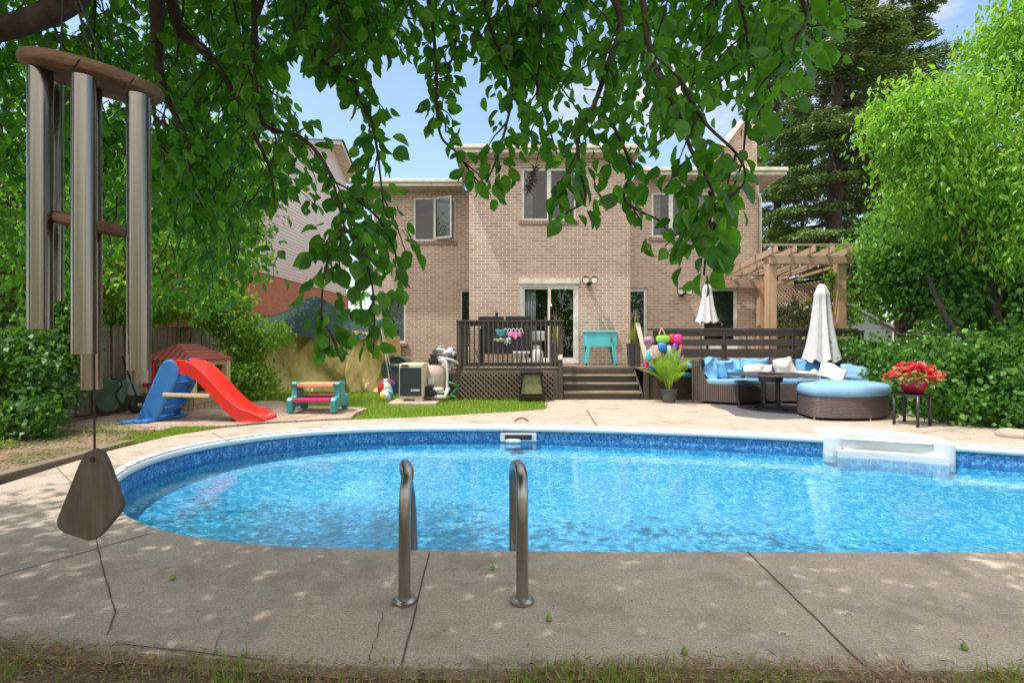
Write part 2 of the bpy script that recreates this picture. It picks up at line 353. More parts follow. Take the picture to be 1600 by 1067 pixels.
# leave the alcove mouth open above the water line
skip = set(range(i0, i1))
for k in range(len(rings)-1):
    for i in range(n):
        if i in skip and k < 2: continue
        j = (i+1) % n; b.add([rings[k][i], rings[k][j], rings[k+1][j], rings[k+1][i]], [(0, 1, 2, 3)])
wallo = b.build('liner_wall', M['liner'], pool)
# floor: shallow cove, then a gently deepening hopper
flo = MB(); lv = [(.0, -.29), (.02, -.35), (.16, -.41), (.55, -.46), (1.1, -.52), (1.6, -.57)]
fr = [[(p.x, p.y, z) for p in offset(POOL, -i)] for i, z in lv]
for k in range(len(fr)-1):
    for i in range(n):
        j = (i+1) % n; flo.add([fr[k][i], fr[k][j], fr[k+1][j], fr[k+1][i]], [(0, 1, 2, 3)])
tr = tessellate_polygon([[Vector(p) for p in fr[-1]]]); flo.add(fr[-1], [tuple(t) for t in tr])
flo.build('liner_floor', M['floor'], pool)
# coping: a rounded white bullnose round the rim
prof = [(.035, -.002), (.012, -.001), (-.012, -.006), (-.030, -.022), (-.036, -.045), (-.030, -.068), (-.014, -.084), (.010, -.088)]
b = MB(); base = 0; path = POOL[i1:]+POOL[:i0+1]; full = offset(POOL, 0)
nor = []
for i in range(n):
    t = (POOL[(i+1) % n]-POOL[i-1]).normalized(); nor.append(Vector((t.y, -t.x, 0)))
idx = list(range(i1, n))+list(range(0, i0+1))
vs = []; 
for i in idx:
    # at the near side the paving covers the rim top
    for (o_, z) in prof: vs.append(POOL[i]+nor[i]*o_+Vector((0, 0, z-.002)))
m_ = len(prof); fs = [(a*m_+k, (a+1)*m_+k, (a+1)*m_+k+1, a*m_+k+1) for a in range(len(idx)-1) for k in range(m_-1)]
b.add(vs, fs); b.build('coping', M['coping'], pool, smooth=True)
b = MB(); top = []
for i in idx:
    if POOL[i].y > 3.7: top.append(i)
vs = []
for i in top:
    for (o_, z) in ((.0, .003), (.02, .009), (.075, .009), (.085, -.003)): vs.append(POOL[i]+nor[i]*(o_-.012)+Vector((0, 0, z)))
def runs(seq):
    r_ = [[seq[0]]]
    for a in seq[1:]:
        if a == r_[-1][-1]+1 or (r_[-1][-1] == n-1 and a == 0): r_[-1].append(a)
        else: r_.append([a])
    return r_
pos_ = {i: k for k, i in enumerate(top)}
fs = []
for r_ in runs(top):
    for a, c_ in zip(r_[:-1], r_[1:]):
        for k in range(3): fs.append((pos_[a]*4+k, pos_[c_]*4+k, pos_[c_]*4+k+1, pos_[a]*4+k+1))
b.add(vs, fs); b.build('rim_cap', M['coping'], pool, smooth=True)
# water: still surface with faint ripples; light passes through, the sky and house mirror in it
m = bpy.data.materials.new('water'); m.use_nodes = True; nn = m.node_tree; nn.nodes.clear()
o_ = nn.nodes.new('ShaderNodeOutputMaterial'); tr_ = nn.nodes.new('ShaderNodeBsdfTransparent'); tr_.inputs[0].default_value = (.66, .88, .94, 1)
gl = nn.nodes.new('ShaderNodeBsdfGlossy'); gl.inputs['Roughness'].default_value = .015; gl.inputs[0].default_value = (.95, .98, 1, 1)
fn = nn.nodes.new('ShaderNodeFresnel'); fn.inputs[0].default_value = 1.37; ms = nn.nodes.new('ShaderNodeMixShader')
v = objco(nn, (1, 2.0, 1)); h1 = noi(nn, v, 3.2, 2, .5); h2 = noi(nn, v, 11, 3, .55); ad = nn.nodes.new('ShaderNodeMath'); ad.operation = 'MULTIPLY_ADD'
nn.links.new(h2, ad.inputs[0]); ad.inputs[1].default_value = .22; nn.links.new(h1, ad.inputs[2])
bp = nn.nodes.new('ShaderNodeBump'); bp.inputs['Strength'].default_value = .24; bp.inputs['Distance'].default_value = .02; nn.links.new(ad.outputs[0], bp.inputs['Height'])
nn.links.new(bp.outputs[0], gl.inputs['Normal']); nn.links.new(bp.outputs[0], fn.inputs['Normal'])
nn.links.new(fn.outputs[0], ms.inputs[0]); nn.links.new(tr_.outputs[0], ms.inputs[1]); nn.links.new(gl.outputs[0], ms.inputs[2]); nn.links.new(ms.outputs[0], o_.inputs[0]); M['water'] = m
wtr = sheet('water', [(p.x, p.y) for p in offset(POOL, -.001)], [], ZW, M['water'])
# moulded white entry steps
b = MB()
def fill(bb, pts, z):
    t = tessellate_polygon([[Vector((p.x, p.y, z)) for p in pts]]); bb.add([(p.x, p.y, z) for p in pts], [tuple(q) for q in t])
def lip(bb, pts, z0, z1): 
    for a, c_ in zip(pts[:-1], pts[1:]): bb.add([(a.x, a.y, z0), (c_.x, c_.y, z0), (c_.x, c_.y, z1), (a.x, a.y, z1)], [(0, 1, 2, 3)])
lip(b, ALC, .006, -.022)
cen = Vector((4.95, 6.85, 0)); mouth0 = Vector((4.33, 6.80, 0)); mouth1 = Vector((5.35, 6.39, 0))
t1 = ALC+[mouth1, mouth0]; fill(b, ALC, -.022)
# second tread and the risers below it
def arc_in(sc_, dz): return [cen+(p-cen)*sc_ for p in ALC]
front = spline([ALC[0], ALC[0].lerp(ALC[-1], .25)+Vector((.02, .06, 0)), ALC[0].lerp(ALC[-1], .5)+Vector((.03, .08, 0)), ALC[0].lerp(ALC[-1], .75)+Vector((.02, .06, 0)), ALC[-1]], 4)
lip(b, front, -.022, -.155)
fr2 = [p+Vector((-.07, -.17, 0)) for p in front]
for a, c_, d_, e_ in zip(front[:-1], front[1:], fr2[1:], fr2[:-1]): b.add([(a.x, a.y, -.155), (c_.x, c_.y, -.155), (d_.x, d_.y, -.155), (e_.x, e_.y, -.155)], [(0, 1, 2, 3)])
lip(b, fr2, -.155, -.25)
b.build('entry_steps', M['step_w'], pool)
b2 = MB(); dm = (mouth1-mouth0).normalized(); nm_ = Vector((-dm.y, dm.x, 0))
for k in range(6): o_2 = mouth0.lerp(mouth1, .5)+nm_*(.16+.11*k); w2 = .43-.045*k; b2.bar(o_2-dm*w2+Vector((0, 0, -.018)), o_2+dm*w2+Vector((0, 0, -.018)), .018, .008)
b2.build('tread_ribs', pm('rib_grey', (.36, .40, .42), .6, bmp=0), pool); b = MB(); lip(b, fr2, -.25, -.66); b.build('step_skirt', M['floor'], pool)
b = MB(); o1 = offset([p for p in ALC], 0); vs = []
for i, p in enumerate(ALC):
    t = (ALC[min(i+1, len(ALC)-1)]-ALC[max(i-1, 0)]).normalized(); nr = Vector((-t.y, t.x, 0))
    for (q, z) in ((-.02, -.03), (-.015, .003), (.01, .012), (.06, .010), (.075, -.002)): vs.append(p+nr*q+Vector((0, 0, z)))
b.add(vs, [(a*5+k, (a+1)*5+k, (a+1)*5+k+1, a*5+k+1) for a in range(len(ALC)-1) for k in range(4)]); b.build('step_rim', M['coping'], pool, smooth=True)
for (cx, cy, ang) in ((4.27, 6.80, -20), (5.39, 6.36, -28)):
    b = MB(); mt = Matrix.Translation((cx, cy, 0)) @ Matrix.Rotation(R(ang), 4, 'Z')
    b.add([], []); pr = [(-.12, .08), (-.12, -.02), (-.07, -.06), (-.03, -.075), (.03, -.075), (.07, -.06), (.09, -.02), (.085, .08)]
    b.prism(pr, .34, mt @ Matrix.Translation((0, 0, -.33))); b.build('step_pillar', M['step_w'], pool, bev=.012)
# skimmer mouth in the far wall
M['white_pl'] = pm('white_plastic', (.75, .77, .78), .35, bmp=.03); M['dark_gap'] = pm('dark_gap', (.02, .03, .04), .8, bmp=0)
sk = at(810, 683, 7.68); b = MB(); b.box(sk.x-.27, sk.x+.27, 7.655, 7.68, -.225, -.10); b.build('skimmer_plate', M['white_pl'], pool, bev=.006)
b = MB(); b.box(sk.x-.20, sk.x+.20, 7.645, 7.654, -.20, -.125); b.build('skimmer_mouth', M['dark_gap'], pool)
b = MB(); b.lathe([(.001, .02), (.085, .018), (.10, 0), (.09, -.03), (.001, -.035)], (sk.x-.08, 7.60, -.20), 20, sx=1.2, sy=.5); tag(b.build('pool_dispenser', M['white_pl'], None, smooth=True), 'white floating chemical dispenser beside the skimmer mouth of the pool', 'floater')
# ------------------------------------------------------------------ ladder
M['steel'] = pm('stainless', (.40, .38, .36), .30, 1., (.33, .31, .29), 8, bmp=.06, fine=200, stretch=(1, 1, .2))
lad = thing('pool_ladder', (-.24, 2.5, 0), 'stainless steel pool ladder with two arched handrails on the near edge', 'pool ladder')
for (x0, x1) in ((-.525, -.615), (.05, .012)):
    p = spline([(x0, 2.5, -.02), (x0, 2.5, .30), (x0, 2.505, .46), (x0, 2.53, .565), (x0-.002, 2.60, .628), (x0*.5+x1*.5, 2.74, .635), (x1, 2.93, .56), (x1, 3.09, .38), (x1, 3.17, .10), (x1, 3.19, -.18), (x1, 3.2, -.6)], 5)
    b = MB(); b.tube([q_-Vector((0, 0, .025*min(1, max(0, q_.z/.5)))) for q_ in p], .0295, 16); b.build('handrail', M['steel'], lad, smooth=True)
    b = MB(); b.lathe([(.036, 0), (.058, .001), (.058, .012), (.045, .02), (.036, .022)], (x0, 2.5, .002), 24); b.build('flange', M['steel'], lad, smooth=False)
b = MB()
for z in (-.25, -.5): b.box(-.60, .0, 3.16, 3.24, z-.015, z+.015)
b.build('step', M['white_pl'], lad, bev=.005)
# ------------------------------------------------------------------ patio stones at the left, timber edging
def paver_mat():
    m, n, b, o = newmat('pavers'); t = n.nodes.new('ShaderNodeTexCoord'); mp = n.nodes.new('ShaderNodeMapping'); n.links.new(t.outputs['Object'], mp.inputs[0]); mp.inputs['Rotation'].default_value = (0, 0, R(8))
    br = n.nodes.new('ShaderNodeTexBrick'); n.links.new(mp.outputs[0], br.inputs[0]); br.inputs['Scale'].default_value = 1; br.inputs['Brick Width'].default_value = .40; br.inputs['Row Height'].default_value = .2; br.inputs['Mortar Size'].default_value = .008
    br.inputs['Color1'].default_value = (.50, .38, .31, 1); br.inputs['Color2'].default_value = (.40, .30, .25, 1); br.inputs['Mortar'].default_value = (.15, .11, .08, 1)
    v = objco(n); c = mixc(n, ramp(n, noi(n, v, 2.2, 7, .7), .42, .62), br.outputs['Color'], (.25, .17, .12)); n.links.new(c, b.inputs['Base Color']); b.inputs['Roughness'].default_value = .9; bump(n, b, noi(n, v, 60, 5), .4, .01); return m
M['paver'] = paver_mat()
PAV = [(-6.75, 7.3), (-5.0, 7.3), (-4.98, 7.55), (-4.36, 7.62), (-3.8, 8.03), (-3.12, 8.27), (-2.65, 8.42), (-2.75, 9.0), (-2.72, 9.75), (-4.2, 10.1), (-5.0, 10.9), (-7.1, 11.0)]
sheet('patio', PAV, [], .012, M['paver'], thick=.06)
M['timber'] = wood('timber', (.24, .19, .13), (.13, .10, .07), .9, (1, .12, 1), .6, 30)
b = MB(); b.box(-4.86, -4.72, 4.62, 6.42, -.05, .04); tag(b.build('garden_timber', M['timber'], None, bev=.012), 'weathered brown landscape timber edging the dirt bed beside the pool deck', 'timber')
sheet('dirt_bed', [(-7.44, 3.6), (-5.6, 3.9), (-4.87, 4.66), (-4.87, 6.4), (-5.5, 7.0), (-6.6, 7.15), (-7.44, 7.2)], [], .018, M['soil'], thick=.1)
# lawn and its blades
LAWN = [(-7.2, 10.9), (-5.0, 10.8), (-4.1, 10.0), (-2.7, 9.7), (-2.6, 8.30), (-1.7, 8.5), (-.6, 8.95), (.3, 9.38), (.68, 9.62), (.76, 11.3), (-1.3, 11.3), (-1.4, 14.8), (-7.2, 15.5)]
sheet('lawn', LAWN, [], -.02, M['lawn'])
STRIP = [(-4.72, 5.95), (-4.66, 6.85), (-4.30, 7.52), (-4.4, 7.58), (-4.95, 7.5), (-5.0, 7.25), (-5.3, 7.2), (-5.0, 6.4)]
def inside(px, py, poly):
    c_ = np.zeros(len(px), bool); j = len(poly)-1
    for i in range(len(poly)):
        xi, yi = poly[i]; xj, yj = poly[j]; k = ((yi > py) != (yj > py)) & (px < (xj-xi)*(py-yi)/((yj-yi) or 1e-9)+xi); c_ ^= k; j = i
    return c_
def blades(name, poly, n_, h, w_, mat, extra=None, lean=.45, z=0.):
    xs = [p[0] for p in poly]; ys = [p[1] for p in poly]
    x = rng.uniform(min(xs), max(xs), n_); y = rng.uniform(min(ys), max(ys), n_); k = inside(x, y, poly)
    if extra is not None: k &= extra(x, y)
    x = x[k]; y = y[k]; m_ = len(x); a = rng.uniform(0, 6.283, m_); hh = h*rng.uniform(.5, 1.25, m_)*(1+.35*np.sin(x*3.1+y*1.7)*np.cos(y*2.3-x))
    d = np.stack([np.cos(a)*w_, np.sin(a)*w_, 0*a], 1); tp = np.stack([rng.normal(0, lean, m_)*hh, rng.normal(0, lean, m_)*hh, hh], 1); p0 = np.stack([x, y, np.full(m_, z-.02)], 1)
    V = np.concatenate([(p0-d)[:, None], (p0+d)[:, None], (p0+tp*.6+d*.6)[:, None], (p0+tp)[:, None]], 1).reshape(-1, 3)
    f_ = (np.array([0, 1, 2, 3])[None]+(np.arange(m_)*4)[:, None]); o = npmesh(name, V, f_, mat, None, rng.random(m_)); tag(o, kind='stuff'); return o
M['grass'] = leafmat('grass', (.17, .29, .035), (.29, .40, .06), .4, .5, (.40, .34, .12), (1.6, 1.7, .7))
g = blades('grass', LAWN, 90000, .062, .0075, M['grass']); tag(g, 'short bright green lawn grass between the tarp shelter and pool deck', 'grass')
g = blades('grass', STRIP, 9000, .05, .005, M['grass']); tag(g, 'narrow strip of grass between the dirt bed and pool deck', 'grass')
nd = 420; x = rng.uniform(-4.2, 5.5, nd); y = rng.uniform(2.0, 3.08, nd); a_ = rng.uniform(0, 6.283, nd)
M['fleck'] = leafmat('fleck', (.10, .07, .045), (.30, .22, .12), .1, .8, (.45, .42, .36), (1, 1, 1))
tag(leafcloud('deck_litter', np.stack([x, y, np.full(nd, .004)], 1), np.stack([np.cos(a_), np.sin(a_), np.full(nd, .05)], 1), rdir(nd)*.2+[0, 0, 1], rng.uniform(.004, .022, nd)**1.0, (np.array([[0, 0, 0], [.16, .5, .05], [0, 1, 0], [-.16, .5, .05]]), np.array([[0, 1, 2, 3]])), M['fleck']), 'specks and tiny twigs scattered on the near concrete', 'litter', kind='stuff')
# bed at the photographer's feet: dry needles, chips and tufts
EDGE = [(-3.4, 2.2), (-2.2, 2.16), (-1.6, 2.11), (-.9, 2.03), (-.2, 2.0), (.5, 2.01), (1.2, 1.99), (2.1, 1.98), (3, 1.96), (4.2, 1.96)]
def edge_y(x): return np.interp(x, [p[0] for p in EDGE], [p[1] for p in EDGE])
nm = 15000; x = rng.uniform(-3.4, 4.2, nm); y = edge_y(x)+.03-np.abs(rng.normal(0, .16, nm)); a = rng.uniform(0, 6.283, nm)
x[:200] = rng.uniform(-3, -1.5, 200)
dr = np.stack([np.cos(a), np.sin(a), rng.normal(.08, .25, nm)], 1); pos = np.stack([x, y, -.035+rng.random(nm)*.05+np.maximum(0, .03*np.sin(x*2))], 1)
M['mulch'] = leafmat('mulch', (.20, .115, .055), (.44, .30, .17), .1, .8, (.09, .05, .03), (1, 1, 1))
tag(leafcloud('mulch', pos, dr, rdir(nm)*.3+[0, 0, 1], rng.uniform(.015, .05, nm), (np.array([[0, 0, 0], [.07, .5, .02], [0, 1, 0], [-.07, .5, .02]]), np.array([[0, 1, 2, 3]])), M['mulch']), 'dry needles and wood chips covering the soil in front of the pool deck', 'mulch', kind='stuff')
pl = [(p[0], p[1]+.02) for p in EDGE]+[(p[0], p[1]-.22) for p in reversed(EDGE)]
wf = lambda x, y: rng.random(len(x)) < np.clip(.12+1.1*np.clip(np.sin(x*3.1+.6)*.6+np.sin(x*7.7)*.5+.35, 0, 1)*(x > .0)+.5*np.clip(np.sin(x*5)+.2, 0, 1)*(x < -1.0), 0, 1)
g = blades('grass', pl, 15000, .066, .0030, M['grass'], wf, .35); tag(g, 'tufts of wild grass along the near edge of the deck', 'grass')
# ================================================================== THE BRICK HOUSE
M['brick'] = brickmat('brick', (.70, .485, .375), (.40, .27, .22), (.64, .57, .50))
M['sill'] = brickmat('sill_brick', (.42, .27, .21), (.32, .20, .17), (.38, .33, .28), .07, .2)
M['trim'] = pm('white_trim', (.78, .77, .73), .45, bmp=.03); M['fascia'] = pm('fascia', (.72, .68, .58), .5, bmp=.05); M['soffit'] = linesmat('soffit', (.62, .54, .42), (.42, .35, .27), .3, 0, .05)
M['shingle'] = pm('shingles', (.09, .075, .065), .95, 0, (.14, .12, .10), 20, bmp=.8, fine=50, bd=.02)
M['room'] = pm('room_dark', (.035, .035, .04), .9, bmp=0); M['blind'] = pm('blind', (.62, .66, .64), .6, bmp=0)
def glass_mat(name, tint=(.75, .8, .8)):
    m = bpy.data.materials.new(name); m.use_nodes = True; nn = m.node_tree; nn.nodes.clear(); o_ = nn.nodes.new('ShaderNodeOutputMaterial')
    a = nn.nodes.new('ShaderNodeBsdfTransparent'); a.inputs[0].default_value = (*tint, 1); g = nn.nodes.new('ShaderNodeBsdfGlossy'); g.inputs['Roughness'].default_value = .01
    f_ = nn.nodes.new('ShaderNodeFresnel'); f_.inputs[0].default_value = 1.75; s = nn.nodes.new('ShaderNodeMixShader')
    v = objco(nn); bump_ = nn.nodes.new('ShaderNodeBump'); bump_.inputs['Strength'].default_value = .12; bump_.inputs['Distance'].default_value = .02; nn.links.new(noi(nn, v, 1.2, 1), bump_.inputs['Height']); nn.links.new(bump_.outputs[0], g.inputs['Normal'])
    nn.links.new(f_.outputs[0], s.inputs[0]); nn.links.new(a.outputs[0], s.inputs[1]); nn.links.new(g.outputs[0], s.inputs[2]); nn.links.new(s.outputs[0], o_.inputs[0]); return m
M['glass'] = glass_mat('window_glass')
DP, DL, DR = 13.2, 14.8, 13.8      # distance of the projecting bay, left wing and right wing
house = thing('brick_house', (1.5, 15, 0), 'two-storey pinkish brick house with white windows and sliding patio door', 'house')
def wall(x0, x1, z0, z1, y, holes):
    """front wall facing -Y with openings and reveals"""
    b = MB(); xs = sorted({x0, x1}|{h[0] for h in holes}|{h[1] for h in holes}); zz = sorted({z0, z1}|{h[2] for h in holes}|{h[3] for h in holes})
    for i in range(len(xs)-1):
        for j in range(len(zz)-1):
            cx = (xs[i]+xs[i+1])/2; cz = (zz[j]+zz[j+1])/2
            if any(h[0] < cx < h[1] and h[2] < cz < h[3] for h in holes): continue
            b.quad((xs[i], y, zz[j]), (xs[i+1], y, zz[j]), (xs[i+1], y, zz[j+1]), (xs[i], y, zz[j+1]))
    for h in holes:
        a, c_, d_, e_ = h; t = .12
        b.quad((a, y, d_), (a, y+t, d_), (a, y+t, e_), (a, y, e_)); b.quad((c_, y, d_), (c_, y, e_), (c_, y+t, e_), (c_, y+t, d_))
        b.quad((a, y, e_), (a, y+t, e_), (c_, y+t, e_), (c_, y, e_)); b.quad((a, y, d_), (c_, y, d_), (c_, y+t, d_), (a, y+t, d_))
    return b
bx0, bx1 = gx(733, DP), gx(985, DP); lx0 = -4.0; rx1 = gx(1187, DR)
W_up = (gx(815, DP), gx(901, DP), gz(345, DP), gz(262, DP)); W_door = (gx(812, DP), gx(904, DP), gz(567, DP), gz(437, DP))
W_l1 = (gx(645, DL), gx(712, DL), gz(377, DL), gz(308, DL)); W_l2 = (gx(596, DL), gx(634, DL), gz(536, DL), gz(458, DL)); W_l3 = (gx(718, DL), bx0-.02, gz(545, DL), gz(452, DL))
W_r1 = (gx(1018, DR), gx(1112, DR), gz(371, DR), gz(300, DR)); W_r2 = (bx1+.04, gx(1012, DR), gz(545, DR), gz(450, DR)); W_r3 = (gx(1096, DR), gx(1153, DR), gz(545, DR), gz(449, DR))
EH = 6.0; EL = 5.62; ER = 5.62
b = wall(bx0, bx1, 0, EH, DP, [W_up, W_door]); b.quad((bx0, DP, 0), (bx0, DP, EH), (bx0, DL+.2, EH), (bx0, DL+.2, 0)); b.quad((bx1, DP, 0), (bx1, DP+1.5, 0), (bx1, DP+1.5, EH), (bx1, DP, EH)); b.build('bay_wall', M['brick'], house)
b = wall(lx0, bx0, 0, EL, DL, [W_l1, W_l2, W_l3]); b.quad((lx0, DL, 0), (lx0, DL, EL), (lx0, 22, EL), (lx0, 22, 0)); b.quad((lx0, 22, 0), (lx0, 22, EL), (rx1, 22, EL), (rx1, 22, 0)); b.build('wing_wall', M['brick'], house)
b = wall(bx1, rx1, 0, ER, DR, [W_r1, W_r2, W_r3]); b.quad((rx1, DR, 0), (rx1, 22, 0), (rx1, 22, ER), (rx1, DR, ER)); b.build('wing_wall', M['brick'], house)
def room(h, y, d, par, mat=None):
    a, c_, z0, z1 = h; e = .03; y0 = y+.13; y1 = y+d; b = MB(); X0, X1, Z0, Z1 = a-.3, c_+.3, z0-.15, z1+.3
    X0 = a-e; X1 = c_+e; Z0 = z0-e; Z1 = z1+e
    b.quad((X0, y1, Z0), (X1, y1, Z0), (X1, y1, Z1), (X0, y1, Z1)); b.quad((X0, y0, Z0), (X0, y1, Z0), (X0, y1, Z1), (X0, y0, Z1)); b.quad((X1, y0, Z0), (X1, y0, Z1), (X1, y1, Z1), (X1, y1, Z0))
    b.quad((X0, y0, Z1), (X0, y1, Z1), (X1, y1, Z1), (X1, y0, Z1)); b.quad((X0, y0, Z0), (X1, y0, Z0), (X1, y1, Z0), (X0, y1, Z0)); return b.build('room_interior', mat or M['room'], par)
def frame(h, y, w_=.06, d=.05, mull=(), par=None, name='frame', mat=None):
    a, c_, z0, z1 = h; b = MB(); b.box(a, a+w_, y, y+d, z0, z1); b.box(c_-w_, c_, y, y+d, z0, z1); b.box(a+w_, c_-w_, y+.001, y+d, z0, z0+w_); b.box(a+w_, c_-w_, y+.001, y+d, z1-w_, z1)
    for mx_, mw in mull: b.box(mx_-mw/2, mx_+mw/2, y+.002, y+d, z0+w_, z1-w_)
    return b.build(name, mat or M['trim'], par, bev=.004)
def window(h, y, mull=(), sill=True, blinds=False, w_=.065, curtain=None):
    fr_ = frame(h, y+.05, w_, .06, mull, house, 'window'); a, c_, z0, z1 = h
    b = MB(); b.quad((a+.02, y+.085, z0+.02), (c_-.02, y+.085, z0+.02), (c_-.02, y+.085, z1-.02), (a+.02, y+.085, z1-.02)); b.build('pane', M['glass'], fr_)
    room(h, y, 1.2, fr_)
    if sill: b = MB(); b.box(a-.06, c_+.06, y-.05, y+.08, z0-.10, z0-.002); b.build('window_sill', M['sill'], house, bev=.004)
    if blinds:
        b = MB(); z = z0+.05
        while z < z1-.05: b.add([(a+.07, y+.14, z), (c_-.07, y+.14, z), (c_-.07, y+.165, z+.018), (a+.07, y+.165, z+.018)], [(0, 1, 2, 3)]); z += .05
        b.build('blind', M['blind'], fr_)
    return fr_
window(W_up, DP, [((W_up[0]+W_up[1])/2, .11)]); 
window(W_l2, DL, blinds=True); window(W_l3, DL, blinds=True, sill=False); window(W_r2, DR, blinds=True, sill=False, w_=.09); window(W_r3, DR, blinds=True, sill=False, w_=.09)
M['sheer'] = pm('sheer_curtain', (.55, .54, .52), .8, 0, (.42, .41, .4), 6, bmp=0)
for h_, y_ in ((W_up, DP), (W_r1, DR)):
    for side in (0, 1):
        b = MB()
        for k in range(5): xx = (h_[0]+.11+k*.04) if side == 0 else (h_[1]-.11-k*.04); b.tube([(xx, y_+.2+.02*(k % 2), h_[2]+.03), (xx, y_+.2+.02*(k % 2), h_[3]-.03)], .024, 6)
        b.build('curtain', M['sheer'], house, smooth=True)
t3 = (W_r1[1]-W_r1[0])/3; window(W_r1, DR, [(W_r1[0]+t3, .12), (W_r1[0]+2*t3, .12)])
fw = window(W_l1, DL, [((W_l1[0]+W_l1[1])/2, .07)])
# the open casement sash, hinged at the middle and swung outward
xm = (W_l1[0]+W_l1[1])/2+.02; sw = W_l1[1]-xm-.02; sash = MB(); mt = Matrix.Translation((W_l1[1]-.03, DL+.03, 0)) @ Matrix.Rotation(R(158), 4, 'Z'); z0, z1 = W_l1[2]+.05, W_l1[3]-.03
mt = Matrix.Translation((xm, DL+.0, 0)) @ Matrix.Rotation(R(-24), 4, 'Z')
for q in ((0, .05, z0, z1), (sw-.05, sw, z0, z1), (.05, sw-.05, z0, z0+.05), (.05, sw-.05, z1-.05, z1)): sash.box(q[0], q[1], -.05, -.01, q[2], q[3], mt)
so = sash.build('sash', M['trim'], fw, bev=.003); b = MB(); b.quad(*[mt @ Vector(q) for q in ((.03, -.03, z0), (sw-.03, -.03, z0), (sw-.03, -.03, z1), (.03, -.03, z1))]); b.build('pane', M['glass'], so)
# sliding patio door
a, c_, z0, z1 = W_door; fd = frame((a, c_, z0, z1-.11), DP+.03, .075, .09, [], house, 'sliding_door'); b = MB(); b.box(a-.03, c_+.03, DP-.02, DP+.10, z1-.11, z1+.01); b.build('door_header', M['fascia'], house, bev=.005)
xm = (a+c_)/2
s1 = frame((a+.075, xm+.04, z0+.075, z1-.185), DP+.08, .055, .035, [], fd, 'fixed_leaf'); s2 = frame((xm-.03, c_-.075, z0+.075, z1-.185), DP+.045, .055, .033, [], fd, 'sliding_leaf')
for (x0, x1, y_) in ((a+.1, xm, DP+.10), (xm, c_-.1, DP+.062)):
    b = MB(); b.quad((x0, y_, z0+.1), (x1, y_, z0+.1), (x1, y_, z1-.2), (x0, y_, z1-.2)); b.build('pane', M['glass'], fd)
b = MB(); b.tube([(c_-.10, DP+.03, z0+.95), (c_-.10, DP+.0, z0+1.0), (c_-.10, DP+.0, z0+1.18), (c_-.10, DP+.03, z0+1.22)], .012, 8); b.build('door_handle', M['trim'], fd, smooth=True)
b = MB(); b.box(a-.02, c_+.02, DP-.05, DP+.12, z0-.09, z0-.003); b.build('door_sill', M['sill'], house, bev=.004)
room((a-.8, c_+.8, z0, z1+.1), DP, 4.2, fd, pm('room_warm', (.07, .06, .055), .8, 0, (.03, .03, .03), 1.3, bmp=0))
M['curtain'] = pm('curtain', (.30, .31, .32), .8, 0, (.2, .2, .21), 3, bmp=0); b = MB()
for k in range(7): b.tube([(a+.13+k*.045, DP+.2+.02*(k % 2), z0+.08), (a+.13+k*.045, DP+.2+.02*(k % 2), z1-.25)], .025, 8)
b.build('curtain', M['curtain'], fd, smooth=True)
# pendant bulbs seen through the door
m, nn, bb, oo = newmat('bulb'); bb.inputs['Emission Color'].default_value = (1, .62, .25, 1); bb.inputs['Emission Strength'].default_value = 6; M['bulb'] = m
for (px, py) in ((841, 446), (876, 446), (860, 476)):
    p = at(px, py, 15.4); p.y = 15.4; b = MB(); b.ball(p, .035); b.tube([p, (p.x, p.y, z1+.08)], .004, 5); b.build('pendant_light', M['bulb'], fd, smooth=True)
# eaves and roofs
def eave(x0, x1, y0, y1, z, h=.17, over=.0):
    b = MB(); b.box(x0, x1, y0, y0+.03, z, z+h); b.box(x0, x0+.03, y0+.03, y1, z, z+h); b.box(x1-.03, x1, y0+.03, y1, z, z+h); b.build('fascia', M['fascia'], house)
    b = MB(); b.box(x0-.02, x1+.02, y0-.07, y0-.002, z+.08, z+h+.01); b.build('gutter', M['fascia'], house, bev=.02)
    b = MB(); b.box(x0+.03, x1-.03, y0+.03, y1, z+.012, z+.03); b.build('soffit', M['soffit'], house)
eave(gx(709, 12.75), gx(1003, 12.75), 12.75, 15.4, 5.98); eave(-4.5, gx(722, 14.25), 14.25, 22.4, 5.60); eave(gx(1003, 13.3), gx(1229, 13.3), 13.3, 22.4, 5.60, .17)
def hip(x0, x1, y0, y1, z, rise, inset):
    b = MB(); xm0, xm1, ym = x0+inset, x1-inset, (y0+y1)/2
    b.add([(x0, y0, z), (x1, y0, z), (x1, y1, z), (x0, y1, z), (xm0, ym, z+rise), (xm1, ym, z+rise)], [(0, 1, 5, 4), (1, 2, 5), (2, 3, 4, 5), (3, 0, 4), (0, 3, 2, 1)]); b.build('roof', M['shingle'], house)
hip(gx(709, 12.75)-.02, gx(1003, 12.75)+.02, 12.74, 15.4, 6.16, .28, 1.2); hip(-4.52, gx(1229, 13.3)+.02, 15.3, 22.5, 5.782, .8, 3)
for q_ in ((-4.5, gx(722, 14.25), 14.25), (gx(1003, 13.3), gx(1229, 13.3), 13.3)):
    b = MB(); b.box(q_[0], q_[1], q_[2], 15.3, 5.778, 5.79); b.build('roof_edge', M['shingle'], house)
